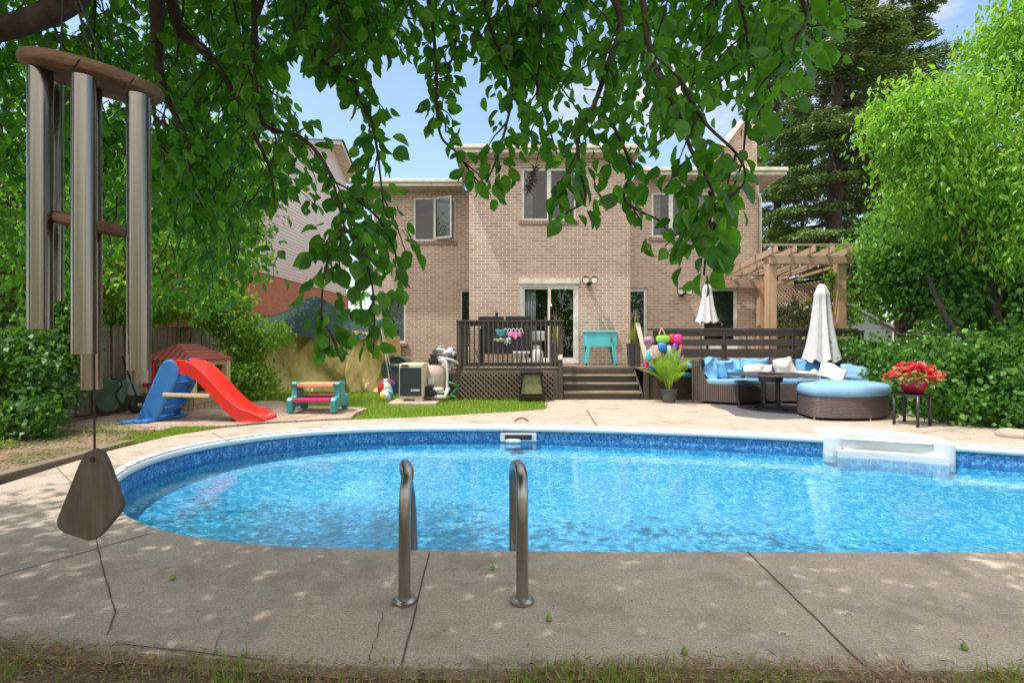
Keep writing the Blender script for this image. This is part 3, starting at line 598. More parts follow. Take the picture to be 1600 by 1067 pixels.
# small brick gable standing up over the right wing
b = MB(); Y = 16.2; pts = [at(1100, 268, Y), at(1183, 268, Y), at(1183, 196, Y), at(1160, 188, Y)]; vs = pts+[p+Vector((0, 1.2, 0)) for p in pts]
b.add(vs, [(0, 1, 2, 3), (7, 6, 5, 4), (0, 4, 5, 1), (1, 5, 6, 2), (2, 6, 7, 3), (3, 7, 4, 0)]); b.build('gable_wall', M['brick'], house)
b = MB(); b.bar(at(1097, 272, Y-.1), at(1162, 185, Y-.1), .2, .12); b.build('gable_trim', M['trim'], house)
b = MB(); b.tube([at(1183, 290, 13.6), at(1183, 300, 13.65), at(1188, 310, 13.75), at(1188, 500, 13.75)], .04, 8); b.build('downpipe', M['fascia'], house, smooth=True)
b = MB(); b.tube([(bx0-.06, DL-.06, 5.6), (bx0-.06, DL-.06, .1)], .025, 8); b.build('downpipe', M['fascia'], house, smooth=True)
# twin-head flood lamps
M['bronze'] = pm('bronze', (.035, .028, .024), .4, .6, bmp=.05); M['lamp'] = pm('lamp_lens', (.75, .72, .6), .2, bmp=0)
def flood(px, py, y, s):
    p = at(px, py, y-.08); b = MB(); b.lathe([(.06*s, 0), (.06*s, .05), (.04*s, .06)], (0, 0, 0), 14); v = [Matrix.Rotation(R(90), 3, 'X') @ Vector(q) for q in b.v]; b.v = [tuple(q+Vector((p.x, y-.001, p.z))) for q in v]
    for sx in (-1, 1):
        c0 = p+Vector((sx*.11*s, -.14, .07*s)); b.tube([p+Vector((0, .03, 0)), p+Vector((sx*.05*s, -.02, .0)), c0], .02*s, 8); b.tube([c0+Vector((0, .06, .01)), c0+Vector((0, 0, 0)), c0+Vector((0, -.07, -.01))], [.05*s, .085*s, .10*s], 16)
    o = b.build('flood_lamp', M['bronze'], house, smooth=False)
    for sx in (-1, 1):
        c0 = p+Vector((sx*.11*s, -.212, .06*s)); b = MB(); b.tube([c0, c0+Vector((0, -.006, 0))], .08*s, 16); b.build('lens', M['lamp'], o)
flood(920, 443, DP, 1.0); flood(1066, 460, DR, 1.0)

# ================================================================== NEIGHBOUR'S HOUSE
M['siding'] = linesmat('siding', (.82, .71, .65), (.36, .29, .27), .125, 2, .18); M['redbrick'] = brickmat('red_brick', (.64, .21, .09), (.52, .16, .07), (.40, .24, .17))
nb = thing('neighbour_house', (-10, 15, 0), 'neighbouring house with pale horizontal siding above orange-red brick', 'house')
NX = -8.3; b = MB(); b.box(-17, NX, 7.2, 26, 0, 3.55); b.build('brick_wall', M['redbrick'], nb)
b = MB(); b.add([(NX, 13.2, 3.55), (NX, 25.6, 3.55), (NX, 25.6, 9.4), (NX, 23.4, 10.3), (NX, 13.2, 6.4), (-17, 13.2, 3.55), (-17, 25.6, 3.55), (-17, 25.6, 9.4), (-17, 23.4, 10.3), (-17, 13.2, 6.4)], [(0, 1, 2, 3, 4), (9, 8, 7, 6, 5), (0, 4, 9, 5), (1, 6, 7, 2), (3, 8, 9, 4)]); b.v = [(x+.02 if x == NX else x, y, z) for x, y, z in b.v]; b.build('siding_wall', M['siding'], nb)
b = MB(); b.box(-17.3, NX+.5, 7.0, 13.2, 3.56, 3.7); b.add([(NX+.5, 7, 3.7), (NX+.5, 13.3, 3.7), (-13, 13.3, 4.6), (-13, 7, 4.6)], [(0, 1, 2, 3)]); b.build('low_roof', M['shingle'], nb)
b = MB(); b.bar((NX+.25, 12.9, 6.35), (NX+.25, 23.4, 10.36), .55, .16, (0, 0, 1)); b.bar((NX+.25, 23.4, 10.36), (NX+.25, 26.0, 9.3), .55, .16, (0, 0, 1)); b.build('eave', M['fascia'], nb)
b = MB(); b.add([(NX+.6, 12.8, 6.42), (NX+.6, 23.4, 10.48), (-17.2, 23.4, 10.48), (-17.2, 12.8, 6.42), (NX+.6, 26.1, 9.35), (-17.2, 26.1, 9.35)], [(0, 1, 2, 3), (1, 4, 5, 2)]); b.build('roof', M['shingle'], nb)

# ================================================================== WOODEN DECK, STAIRS, RAILINGS
M['dkwood'] = wood('dark_stained_wood', (.085, .068, .052), (.05, .04, .032), .75, (1, 1, .15)); M['dkwood_h'] = wood('dark_stained_board', (.07, .058, .05), (.045, .038, .034), .7, (.15, 1, 1))
M['tread'] = wood('worn_tread', (.33, .26, .18), (.13, .10, .075), .85, (.12, 1.2, 1), .5, 14); M['lattice'] = wood('lattice_wood', (.20, .145, .11), (.14, .10, .08), .8)
M['bleached'] = wood('bleached_rail', (.55, .50, .42), (.22, .18, .14), .85, (1, .3, 1), .4, 30); M['deckboard'] = linesmat('deck_boards', (.20, .155, .12), (.05, .04, .03), .14, 1, .05)
ZD = .68; wd = thing('wooden_deck', (1, 11.2, 0), 'raised dark stained wooden deck with three wide steps at the house', 'deck')
SX0, SX1 = 1.10, 2.86; DX0 = -1.33; DX1 = 7.6
b = MB(); b.box(DX0, SX0, 11.2, 12.2, ZD-.035, ZD); b.box(SX1, DX1, 11.2, 12.2, ZD-.035, ZD); b.box(DX0, DX1, 12.2, DP-.02, ZD-.035, ZD); b.box(bx1+.02, DX1, DP-.02, DR-.02, ZD-.035, ZD); b.box(SX0+.001, SX1-.001, 11.95, 12.2, ZD-.036, ZD-.001); b.build('deck_boards', M['deckboard'], wd)
b = MB(); b.box(DX0, SX0, 11.19, 11.2, ZD-.10, ZD-.036); b.build('rim_board', M['tread'], wd)
b = MB(); k = 0
x = SX1+.06
while x < DX1: b.box(x, min(x+.137, DX1), 11.16, 11.195, .0, ZD-.04); x += .14
b.build('skirt_board', M['dkwood'], wd)
b = MB(); b.box(DX0-.02, DX0+.02, 11.2, 14.7, 0, ZD-.04); b.box(DX0, SX1, 11.9, 11.93, 0, ZD-.05); b.build('side_skirt', M['dkwood'], wd)
# lattice between two solid end panels
lx_0, lx_1 = gx(719, 11.2), gx(864, 11.2); b = MB(); zt = ZD-.10; zb = .01; st = .112; W = lx_1-lx_0; H = zt-zb
for s_ in (1, -1):
    t = -H
    while t < W:
        a0 = max(0, -t) ; a1 = min(H, W-t)
        if a1-a0 > .03:
            xa, xb = lx_0+t+a0, lx_0+t+a1
            if s_ < 0: xa, xb = lx_0+lx_1-xa, lx_0+lx_1-xb
            b.bar((xa, 11.155+.009*s_, zb+a0), (xb, 11.155+.009*s_, zb+a1), .034, .008, (0, 1, 0))
        t += st
# bars have their width in the lattice plane
b.build('lattice', M['lattice'], wd)
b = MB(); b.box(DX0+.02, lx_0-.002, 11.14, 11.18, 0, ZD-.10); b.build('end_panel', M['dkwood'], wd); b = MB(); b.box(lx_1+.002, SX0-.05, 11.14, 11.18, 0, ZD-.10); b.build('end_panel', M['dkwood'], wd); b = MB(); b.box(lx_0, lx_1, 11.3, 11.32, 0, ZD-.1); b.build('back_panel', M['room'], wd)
for k, (yy, zz) in enumerate(((11.2, .17), (11.45, .34), (11.70, .51), (11.95, .68))):
    if k < 3:
        b = MB(); b.box(SX0+.03, SX1-.03, yy-.03, yy+.27, zz-.04, zz); b.build('tread', M['tread'], wd, bev=.006)
    b = MB(); b.box(SX0+.04, SX1-.04, yy, yy+.02, zz-.17, zz-.042); b.build('riser', M['tread'] if k == 3 else M['dkwood_h'], wd)
for sx in (SX0+.0, SX1-.03):
    b = MB(); b.add([(sx, 11.18, 0), (sx, 12.0, 0), (sx, 12.0, .66), (sx, 11.18, .13), (sx+.03, 11.18, 0), (sx+.03, 12.0, 0), (sx+.03, 12.0, .66), (sx+.03, 11.18, .13)], [(0, 1, 2, 3), (7, 6, 5, 4), (0, 4, 5, 1), (1, 5, 6, 2), (2, 6, 7, 3), (3, 7, 4, 0)]); b.build('stringer', M['dkwood'], wd)
# front railing
ra = MB(); zc = 1.735; rl = gx(713, 11.2); rr = gx(879, 11.2)
ra.box(rl, rr+.02, 11.14, 11.28, zc-.04, zc); railing = ra.build('railing', M['dkwood_h'], wd, bev=.005)
b = MB(); b.box(rl+.1, rr-.09, 11.185, 11.225, zc-.13, zc-.042); b.box(rl+.1, rr-.09, 11.185, 11.225, ZD+.05, ZD+.13); b.box(rl+.02, rl+.06, 11.3, 13.1, zc-.13, zc-.05); b.box(rl+.02, rl+.06, 11.3, 13.1, ZD+.05, ZD+.13); b.build('rail', M['dkwood_h'], railing)
nb_ = 20
for k in range(nb_):
    x = rl+.19+k*(rr-rl-.36)/(nb_-1); b = MB(); b.box(x-.016, x+.016, 11.145, 11.18, ZD+.03, zc-.045); b.build('baluster', M['dkwood'], railing)
for k in range(14):
    y = 11.4+k*.125; b = MB(); b.box(rl+.065, rl+.10, y-.019, y+.019, ZD+.03, zc-.06); b.build('baluster', M['dkwood'], railing)
for (x, y, z0_, z1_) in ((rl+.055, 11.21, ZD-.6, zc-.042), (rr-.045, 11.24, ZD, zc-.042), (gx(875, 11.25), 11.17, 0, .90), (gx(1008, 11.25), 11.17, 0, .90), (SX1+.08, 11.97, ZD, 1.66)):
    b = MB(); b.box(x-.047, x+.047, y-.047, y+.047, z0_, z1_); b.build('post', M['dkwood'], railing, bev=.004)
for (xa, xb) in ((gx(875, 11.95), gx(875, 11.15)), (gx(997, 11.95), gx(1008.5, 11.15))):
    b = MB(); b.bar((xa, 12.0, 1.685), (xb, 11.10, .875), .10, .035); b.build('stair_rail', M['bleached'], railing, bev=.004)
# horizontal board privacy rail along the right-hand deck
scr = MB(); ZT = 1.555
pr_ = thing('privacy_rail', (5, 11.2, ZD), 'long dark horizontal board privacy rail along the right-hand deck', 'railing')
for (za, zb_, xe) in ((1.385, 1.51, 7.72), (1.175, 1.32, 7.6), (.92, 1.11, 7.45)):
    b = MB(); b.add([(SX1+.22, 11.17, za), (xe-.12, 11.17, za), (xe, 11.17, zb_), (SX1+.22, 11.17, zb_), (SX1+.22, 11.205, za), (xe-.12, 11.205, za), (xe, 11.205, zb_), (SX1+.22, 11.205, zb_)], [(0, 1, 2, 3), (7, 6, 5, 4), (0, 4, 5, 1), (1, 5, 6, 2), (2, 6, 7, 3), (3, 7, 4, 0)]); b.build('rail_board', M['dkwood_h'], pr_, bev=.004)
b = MB(); b.box(SX1+.12, 7.55, 11.15, 11.26, 1.515, ZT); b.build('rail_cap', M['dkwood_h'], pr_, bev=.004)
for k in range(10):
    x = SX1+.26+k*.5; b = MB(); b.box(x-.012, x+.012, 11.155, 11.168, .70, 1.51); b.build('rail_strap', M['dkwood'], pr_)
for k in range(4):
    x = SX1+.3+k*1.5; b = MB(); b.box(x-.045, x+.045, 11.208, 11.29, ZD, 1.51); b.build('post', M['dkwood'], pr_)
b = MB(); b.box(SX1+.75, 7.3, 11.0, 11.3, .70, .735); b.build('ledge', M['dkwood_h'], pr_)
# ================================================================== PERGOLA
M['cedar'] = wood('cedar', (.55, .36, .23), (.42, .26, .16), .75, (1, 1, .12), .3, 10); M['cedar_h'] = wood('cedar_beam', (.50, .34, .24), (.36, .24, .17), .8, (.12, 1, 1), .3, 10)
pg = thing('pergola', (6.6, 12.5, ZD), 'cedar pergola with open rafters over the right-hand deck', 'pergola')
PF = 11.65; xl, xr = gx(1204, PF), gx(1312, PF)
for (x, y) in ((xl, PF), (xr, PF), (gx(1190, 13.6), 13.6)): b = MB(); b.box(x-.095, x+.095, y-.095, y+.095, ZD, 3.02 if y < 13 else 2.75); b.build('post', M['cedar'], pg, bev=.006)
b = MB(); b.box(gx(1198, PF), gx(1327, PF), PF-.16, PF-.10, 3.02, 3.20); b.box(gx(1198, PF), gx(1327, PF), PF+.10, PF+.15, 3.02, 3.20); b.build('front_beam', M['cedar_h'], pg, bev=.004)
b = MB(); b.box(gx(1114, 13.7), 7.5, 13.62, 13.68, 2.70, 2.88); b.build('ledger_beam', M['cedar_h'], pg, bev=.004)
for k in range(5):
    xa = xl-.05+k*.42; b = MB(); b.bar((xa, PF-.38, 3.31), (xa-.35, 13.75, 2.95), .045, .14); b.build('rafter', M['cedar_h'], pg, bev=.003)
for k in range(4):
    y = PF-.28+k*.62; z = 3.39-.17*(y-PF+.28); b = MB(); b.box(xl-.3-.1*k, xr+.12-.1*k, y-.02, y+.02, z, z+.045); b.build('purlin', M['cedar_h'], pg)
# side screen of lattice climbing with ivy
A0 = Vector((gx(1201, 13.5), 13.5, 0)); A1 = Vector((gx(1299, 11.9), 11.9, 0)); b = MB(); b.bar(A0+Vector((0, 0, 2.72)), A1+Vector((0, 0, 2.98)), .09, .06); b.build('screen_top_rail', M['cedar_h'], pg)
b = MB(); L_ = (A1-A0).length; dd = (A1-A0).normalized(); k = -1.9
while k < L_:
    for s_ in (1, -1):
        t0, t1 = max(0, k), min(L_, k+1.9)
        if t1 > t0:
            if s_ > 0: pa = A0+dd*t0+Vector((0, 0, .8+(t0-k))); pb = A0+dd*t1+Vector((0, 0, .8+(t1-k)))
            else: pa = A0+dd*t0+Vector((0, 0, 2.7-(t0-k))); pb = A0+dd*t1+Vector((0, 0, 2.7-(t1-k)))
            b.bar(pa, pb, .012, .035, (dd.y, -dd.x, 0))
    k += .10
b.build('lattice', M['cedar_h'], pg)
b = MB(); pts = []
for k in range(4):
    x = xl+k*.42; pts += [(x, PF+.3, 3.08), (x-.1, PF+.9, 2.92), (x-.2, PF+1.5, 2.95), (x, PF+.9, 2.9)]
b.tube(spline(pts, 4), .008, 5); sl = b.build('string_lights', pm('cable', (.03, .03, .03), .6, bmp=0), None); tag(sl, 'dark string of small bulbs drooping under the pergola rafters', 'string lights')
b = MB()
for q in pts: b.ball((q[0], q[1], q[2]-.07), .022, rz=.035, seg=8, rings=6)
b.build('bulb', M['lamp'], sl, smooth=True)
# ================================================================== SHED beyond
M['teal_side'] = linesmat('grey_teal_siding', (.27, .35, .35), (.16, .21, .21), .13, 2, .1)
sh = thing('garden_shed', (10.8, 17, 0), 'grey-green clapboard garden shed gable behind the hedge', 'shed')
p0, p1, p2 = at(1290, 560, 17), at(1400, 560, 17), at(1398, 516, 17); pk = at(1314, 474, 17); pl_ = at(1240, 500, 17)
vs = [(pl_.x, 17, 0), (p1.x, 17, 0), (p2.x, 17, p2.z), (pk.x, 17, pk.z), (pl_.x, 17, pl_.z)]; b = MB(); b.add(vs+[(x, 20, z) for x, y, z in vs], [(0, 1, 2, 3, 4), (9, 8, 7, 6, 5), (1, 6, 7, 2), (0, 4, 9, 5)]); b.build('wall', M['teal_side'], sh)
b = MB(); b.bar(Vector((pk.x, 18.4, pk.z+.05)), Vector((p2.x+.2, 18.4, p2.z-.05)), 3.1, .07, (0, 0, 1)); b.bar(Vector((pk.x, 18.4, pk.z+.05)), Vector((pl_.x-.2, 18.4, pl_.z-.05)), 3.1, .07, (0, 0, 1)); b.build('roof', pm('shed_roof', (.25, .27, .28), .8), sh)
b = MB(); b.box(p2.x-.12, p2.x+.02, 16.96, 17, 0, p2.z-.05); b.build('corner_trim', M['trim'], sh)
# ================================================================== THINGS LEFT OF THE POOL
def plastic(name, col, rough=.35): return pm(name, col, rough, 0, tuple(x*.72+.02 for x in col), 2.6, (.42, .72), bmp=.06, fine=30)
M['blue_pl'] = plastic('blue_plastic', (.05, .22, .62)); M['red_pl'] = plastic('red_plastic', (.78, .03, .02), .3); M['tan_pl'] = plastic('tan_plastic', (.68, .54, .34), .5)
M['maroon'] = linesmat('maroon_roof', (.40, .07, .07), (.62, .36, .32), .12, 0, .12, .5); M['brown_pl'] = brickmat('brown_moulded', (.46, .35, .24), (.40, .30, .20), (.20, .15, .1), .22, .12, .01)
M['orange_in'] = plastic('ochre_plastic', (.60, .30, .07), .6); M['crimson'] = plastic('crimson_plastic', (.75, .02, .07), .45)
# ---- slide
sl = thing('toy_slide', (-4.8, 8.25, 0), "child's plastic slide with red chute and blue ladder on the patio", 'slide')
x0, x1 = -5.30, -3.93; prof = spline([(-5.34, 0, .86), (-5.2, 0, .865), (-5.0, 0, .80), (-4.80, 0, .62), (-4.60, 0, .40), (-4.42, 0, .22), (-4.25, 0, .10), (-4.08, 0, .055), (-3.92, 0, .045)], 4)
b = MB(); ya, yb = 8.02, 8.50; th = .02; n_ = len(prof)
for i in range(n_-1):
    p, q = prof[i], prof[i+1]
    hs = lambda k: .13 if k > 3 else .09
    ring = lambda P, h: [(P.x, ya-.015, P.z-.10), (P.x, ya-.02, P.z+h), (P.x, ya+.02, P.z+h+.01), (P.x, ya+.035, P.z+h*.7), (P.x, ya+.06, P.z+.01), (P.x, yb-.06, P.z+.01), (P.x, yb-.035, P.z+h*.7), (P.x, yb-.02, P.z+h+.01), (P.x, yb+.02, P.z+h), (P.x, yb+.015, P.z-.10)]
    taper = lambda i: .11*min(1, (n_-1-i)/6+.25)
    a_, c_ = ring(p, taper(i)), ring(q, taper(i+1))
    a_ = [(u, v_, max(.0, w_)) for u, v_, w_ in a_]; c_ = [(u, v_, max(.0, w_)) for u, v_, w_ in c_]
    for k in range(9): b.add([a_[k], c_[k], c_[k+1], a_[k+1]], [(0, 1, 2, 3)])
    if i == n_-2: b.add(c_, [tuple(range(10))])
ch = b.build('chute', M['red_pl'], sl, smooth=True); ch.modifiers.new('w', 'EDGE_SPLIT').split_angle = R(50)
b = MB(); b.box(-4.32, -3.9, 8.0, 8.52, 0, .05); b.build('chute_foot', M['red_pl'], sl, bev=.02)
def railshape(y):
    b = MB(); pts = [(-5.95, .02), (-5.65, .02), (-5.55, .05), (-5.22, .70), (-5.20, .84), (-5.25, .95), (-5.35, 1.0), (-5.45, .96), (-5.52, .86), (-5.85, .10)]
    b.prism(pts, .07, Matrix.Translation((0, y, 0)) @ Matrix.Rotation(R(90), 4, 'X')); return b.build('side_rail', M['blue_pl'], sl, bev=.03)
railshape(8.06); railshape(8.58)
b = MB()
for z in (.2, .4, .6, .78): xx = -5.62+z*.50; b.box(xx-.12, xx+.06, 8.06, 8.51, z-.03, z+.02)
b.build('ladder_step', M['blue_pl'], sl, bev=.012)
b = MB(); b.prism([(-6.05, 7.82), (-5.95, 7.75), (-5.6, 7.85), (-5.45, 8.5), (-5.55, 8.8), (-5.8, 8.75)], .05, Matrix.Translation((0, 0, .013))); b.build('base', M['blue_pl'], sl, bev=.02)
b = MB(); b.bar((-5.45, 7.99, .44), (-4.72, 7.99, .42), .03, .06); b.build('brace', M['tan_pl'], sl, bev=.01)
# ---- playhouse
ph = thing('playhouse', (-6.2, 9.9, 0), 'small plastic playhouse with maroon roof and red shutter behind the slide', 'playhouse')
q = [Vector(p) for p in ((-5.75, 9.2, 0), (-5.78, 10.35, 0), (-6.75, 10.5, 0), (-6.68, 9.35, 0))]
def wallq(a, c_, z0, z1, t=.05):
    b_ = MB(); b_.bar(a+Vector((0, 0, (z0+z1)/2)), c_+Vector((0, 0, (z0+z1)/2)), t, z1-z0); return b_
for a, c_ in ((q[0], q[1]), (q[1], q[2]), (q[2], q[3]), (q[3], q[0])): wallq(a, c_, 0, .34, .07).build('brick_base', M['brown_pl'], ph, bev=.006)
for p in q: b = MB(); b.box(p.x-.06, p.x+.06, p.y-.06, p.y+.06, .33, .95); b.build('corner_post', M['tan_pl'], ph, bev=.01)
for a, c_ in ((q[0], q[1]), (q[3], q[0])):
    wallq(a, c_, .82, .96, .05).build('lintel', M['tan_pl'], ph); m_ = a.lerp(c_, .45); b = MB(); b.lathe([(.035, .34), (.055, .36), (.05, .5), (.035, .55), (.05, .72), (.06, .82)], (m_.x, m_.y, 0), 12); b.build('column', M['tan_pl'], ph, smooth=True)
wallq(q[1], q[2], .34, .95, .05).build('rear_wall', M['orange_in'], ph); wallq(q[2], q[3], .34, .95, .05).build('rear_wall', M['orange_in'], ph)
b = MB(); b.bar(q[3]+Vector((-.02, -.05, .66)), q[3]+Vector((.22, -.10, .66)), .035, .42); b.build('shutter', M['crimson'], ph, bev=.01)
cc = (q[0]+q[2])/2; b = MB(); e = [cc+(p-cc)*1.16+Vector((0, 0, .95)) for p in q]; r1 = cc+Vector((-.0, -.28, 1.23)); r2 = cc+Vector((0, .28, 1.23)); b.add(e+[r1, r2]+[p-Vector((0, 0, .05)) for p in e], [(0, 1, 5, 4), (1, 2, 5), (2, 3, 4, 5), (3, 0, 4), (0, 6, 7, 1), (1, 7, 8, 2), (2, 8, 9, 3), (3, 9, 6, 0), (6, 9, 8, 7)]); b.build('roof', M['maroon'], ph)
# ---- picnic table
M['teal_pl'] = plastic('teal_plastic', (.03, .30, .30)); M['coral'] = plastic('coral_plastic', (.78, .33, .18), .45); M['magenta'] = plastic('magenta_plastic', (.55, .03, .17))
pt = thing('toy_picnic_table', (-3.45, 9.2, 0), "child's teal picnic table with coral top and magenta benches beside the lawn", 'picnic table')
for (x, w_) in ((-3.86, .11), (-3.10, .11)):
    ct = MB(); pts = [(-.36, .0), (-.24, .0), (-.20, .08), (.20, .08), (.24, 0), (.36, 0), (.36, .22), (.30, .27), (.16, .26), (.13, .42), (.17, .47), (.15, .52), (-.15, .52), (-.17, .47), (-.13, .42), (-.16, .26), (-.30, .27), (-.36, .22)]
    ct.prism(pts, w_, Matrix.Translation((x-w_/2, 9.22, .03)) @ Matrix(((0, 0, 1, 0), (1, 0, 0, 0), (0, 1, 0, 0), (0, 0, 0, 1)))); ct.build('end_frame', M['teal_pl'], pt, bev=.02)
b = MB(); b.box(-3.80, -3.16, 9.03, 9.42, .46, .53); b.build('tabletop', M['coral'], pt, bev=.015)
for y in (8.95, 9.50): b = MB(); b.box(-3.80, -3.16, y-.09, y+.09, .22, .28); b.build('bench', M['magenta'], pt, bev=.012)
# ---- tarp shelter
def cloth_mat(name, col, sc_=2.2, bmp=.5):
    m, n, b, o = newmat(name); v = objco(n, (1, 1, .6)); c = mixc(n, ramp(n, noi(n, v, 2, 6), .35, .7), col, tuple(x*.8 for x in col)); n.links.new(c, b.inputs['Base Color']); b.inputs['Roughness'].default_value = .7
    bump(n, b, noi(n, v, sc_*2.2, 5, .55), bmp, .10); return m
M['tarp_y'] = cloth_mat('ochre_tarp', (.74, .58, .26)); M['tarp_g'] = cloth_mat('dark_green_tarp', (.035, .065, .06)); M['tarp_g'].node_tree.nodes['Principled BSDF'].inputs['Roughness'].default_value = .8; M['tarp_g'].node_tree.nodes['Principled BSDF'].inputs['Specular IOR Level'].default_value = .1
ts = thing('tarp_shelter', (-5, 13.2, 0), 'shelter of ochre canvas walls under a sagging dark green tarpaulin', 'tarp shelter')
def cloth(pa, pb, h, name, mat, par, nx=60, nz_=24, amp=.035, y_off=0, seed=0, base=0.):
    pa = Vector(pa); pb = Vector(pb); b_ = MB(); t = (pb-pa).normalized(); nn_ = Vector((t.y, -t.x, 0)); vs = []
    for j in range(nz_+1):
        for i in range(nx+1):
            u = i/nx; w_ = j/nz_; p = pa.lerp(pb, u); H_ = h(u) if callable(h) else h
            z = base+(H_-base)*w_; s_ = mnoise.noise(Vector((u*4+w_*2+seed, w_*1.2, 0)))*amp*3.2*(1.3-w_)+mnoise.noise(Vector((u*9-w_*5, w_*3+seed, 3)))*amp*1.6+abs(mnoise.noise(Vector((u*14+w_*9, w_*5, seed))))*amp*.9-.28*amp*6*math.sin(w_*math.pi)*math.sin(u*math.pi)
            vs.append(p+nn_*s_+Vector((0, 0, z)))
    b_.add(vs, [(j*(nx+1)+i, j*(nx+1)+i+1, (j+1)*(nx+1)+i+1, (j+1)*(nx+1)+i) for j in range(nz_) for i in range(nx)]); return b_.build(name, mat, par, smooth=True)
TA = (gx(388, 13), 13.1, 0); TB = (gx(548, 12.9), 12.9, 0); TC = (gx(600, 13.1), 12.85, 0)
cloth(TA, TB, lambda u: 1.56+.12*math.sin(u*3.1), 'front_wall', M['tarp_y'], ts, seed=1, amp=.06); cloth((TB[0]-.05, 12.87, 0), TC, lambda u: 1.56-.10*u, 'front_flap', M['tarp_y'], ts, nx=24, seed=5, amp=.085)
cloth(TC, (TC[0]+.1, 14.5, 0), 1.42, 'side_wall', M['tarp_y'], ts, nx=20); cloth((TA[0], 14.6, 0), TA, 1.6, 'side_wall', M['tarp_y'], ts, nx=20)
b = MB(); nx, ny = 40, 20; vs = []
for j in range(ny+1):
    for i in range(nx+1):
        u, w_ = i/nx, j/ny; x = TA[0]-.15+(TC[0]-TA[0]+.2)*u; y = 12.66+2.02*w_; rg = 1-abs(2*w_-1); px_ = math.exp(-((u-.42)/.20)**2)*.44+.30
        z = 1.66-.14*u-.12*(1-min(1, w_*6))+rg*px_*1.15+.05*mnoise.noise(Vector((u*8, w_*5, 1)))-.10*abs(math.sin(u*9.4))*(1-rg)-.12*math.sin(u*math.pi*2+1)*rg*.5
        vs.append((x, y, z))
b.add(vs, [(j*(nx+1)+i, j*(nx+1)+i+1, (j+1)*(nx+1)+i+1, (j+1)*(nx+1)+i) for j in range(ny) for i in range(nx)]); b.build('roof_tarp', M['tarp_g'], ts, smooth=True)
b = MB(); b.tube([(gx(596, 12.8), 12.78, 1.6), (gx(611, 12.3), 12.3, .1)], .014, 6); b.tube([(gx(598, 12.8), 12.8, 1.55), (gx(617, 12.4), 12.4, .1)], .014, 6); b.build('guy_rope', M['bleached'], ts)
b = MB(); p = gp(533, 607); b.tube([(p.x, p.y, -.02), (p.x, p.y+.01, .6), (p.x-.02, p.y, 1.1), (p.x-.01, p.y, 1.5)], [.045, .038, .03, .02], 8); tag(b.build('young_tree', pm('dark_bark', (.06, .045, .035), .9), None, smooth=True), 'slim dark bare stem standing in front of the ochre tarp shelter', 'tree')
# ---- pinwheel
pw = thing('garden_pinwheel', gp(397, 612), 'pale blue pinwheel flower on a thin stake by the shrub', 'pinwheel'); o0 = gp(397, 612); M['pinblue'] = plastic('pale_blue', (.25, .38, .80)); b = MB(); b.tube([o0, o0+Vector((0, 0, .28))], .008, 6); b.build('stake', M['steel'], pw)
b = MB()
for k in range(8):
    a = k*math.pi/4; c0 = o0+Vector((0, -.02, .28)); v = Vector((math.cos(a), 0, math.sin(a))); w_ = Vector((-math.sin(a), 0, math.cos(a))); b.add([c0, c0+v*.08+w_*.045+Vector((0, -.03, 0)), c0+v*.19, c0+v*.09-w_*.02+Vector((0, .01, 0))], [(0, 1, 2, 3)])
b.build('petals', M['pinblue'], pw)
# ---- wheelbarrow tipped against the fence
wb = thing('wheelbarrow', (-7.0, 9.0, 0), 'grey-green wheelbarrow tipped up against the picket fence', 'wheelbarrow'); M['wbgreen'] = pm('barrow_green', (.22, .32, .28), .45, 0, (.16, .24, .2), 5); M['black'] = pm('black_rubber', (.02, .02, .02), .7, bmp=.1); M['lgrey'] = pm('pale_grey', (.55, .57, .58), .5)
b = MB(); vs = []; 
for (z, w_, d_) in ((.06, .16, .02), (.12, .26, .0), (.35, .32, -.03), (.62, .30, -.02)):
    vs += [(-7.18-w_*.0+.0-.28*0-w_/1.0*1+.10, 8.95+d_, z), (-7.18+w_*.6, 8.95+d_, z)]
b.add([(-7.28, 8.98, .62), (-6.84, 8.92, .60), (-6.80, 8.90, .2), (-6.88, 8.9, .08), (-7.05, 8.9, .02), (-7.22, 8.92, .10), (-7.32, 8.95, .3), (-7.2, 9.3, .55), (-6.92, 9.28, .54), (-6.95, 9.2, .2), (-7.18, 9.2, .2)], [(0, 1, 2, 3, 4, 5, 6), (7, 10, 9, 8), (0, 7, 8, 1), (1, 8, 9, 2), (2, 9, 3), (3, 9, 4), (4, 9, 10, 5), (5, 10, 6), (6, 10, 7, 0)]); b.build('tray', M['wbgreen'], wb, bev=.02)
b = MB(); b.add([(-6.98, 9.32, .30), (-6.66, 9.38, .28), (-6.74, 9.42, .78), (-7.04, 9.36, .80)], [(0, 1, 2, 3)]); o_ = b.build('tray_liner', M['lgrey'], wb); o_.modifiers.new('s', 'SOLIDIFY').thickness = .03
b = MB(); b.tube(spline([(-6.92, 8.86, .62), (-6.78, 8.85, .60), (-6.76, 8.86, .5), (-6.86, 8.86, .35), (-6.75, 8.9, .12)], 4), .014, 8); b.tube([(-7.0, 9.2, 1.0), (-6.62, 9.1, .14)], .016, 8); b.build('handle', M['black'], wb, smooth=True)
b = MB(); mt = Matrix.Translation((-6.60, 9.0, .15)) @ Matrix.Rotation(R(80), 4, 'Y'); b.lathe([(.05, -.03), (.11, -.045), (.15, -.035), (.155, 0), (.15, .035), (.11, .045), (.05, .03)], (0, 0, 0), 24); b.v = [tuple(mt @ Vector(v)) for v in b.v]; b.build('wheel', M['black'], wb, smooth=True)
b = MB(); b.tube([(-6.67, 9.0, .15), (-6.53, 9.02, .15)], .035, 12); b.build('hub', M['lgrey'], wb)
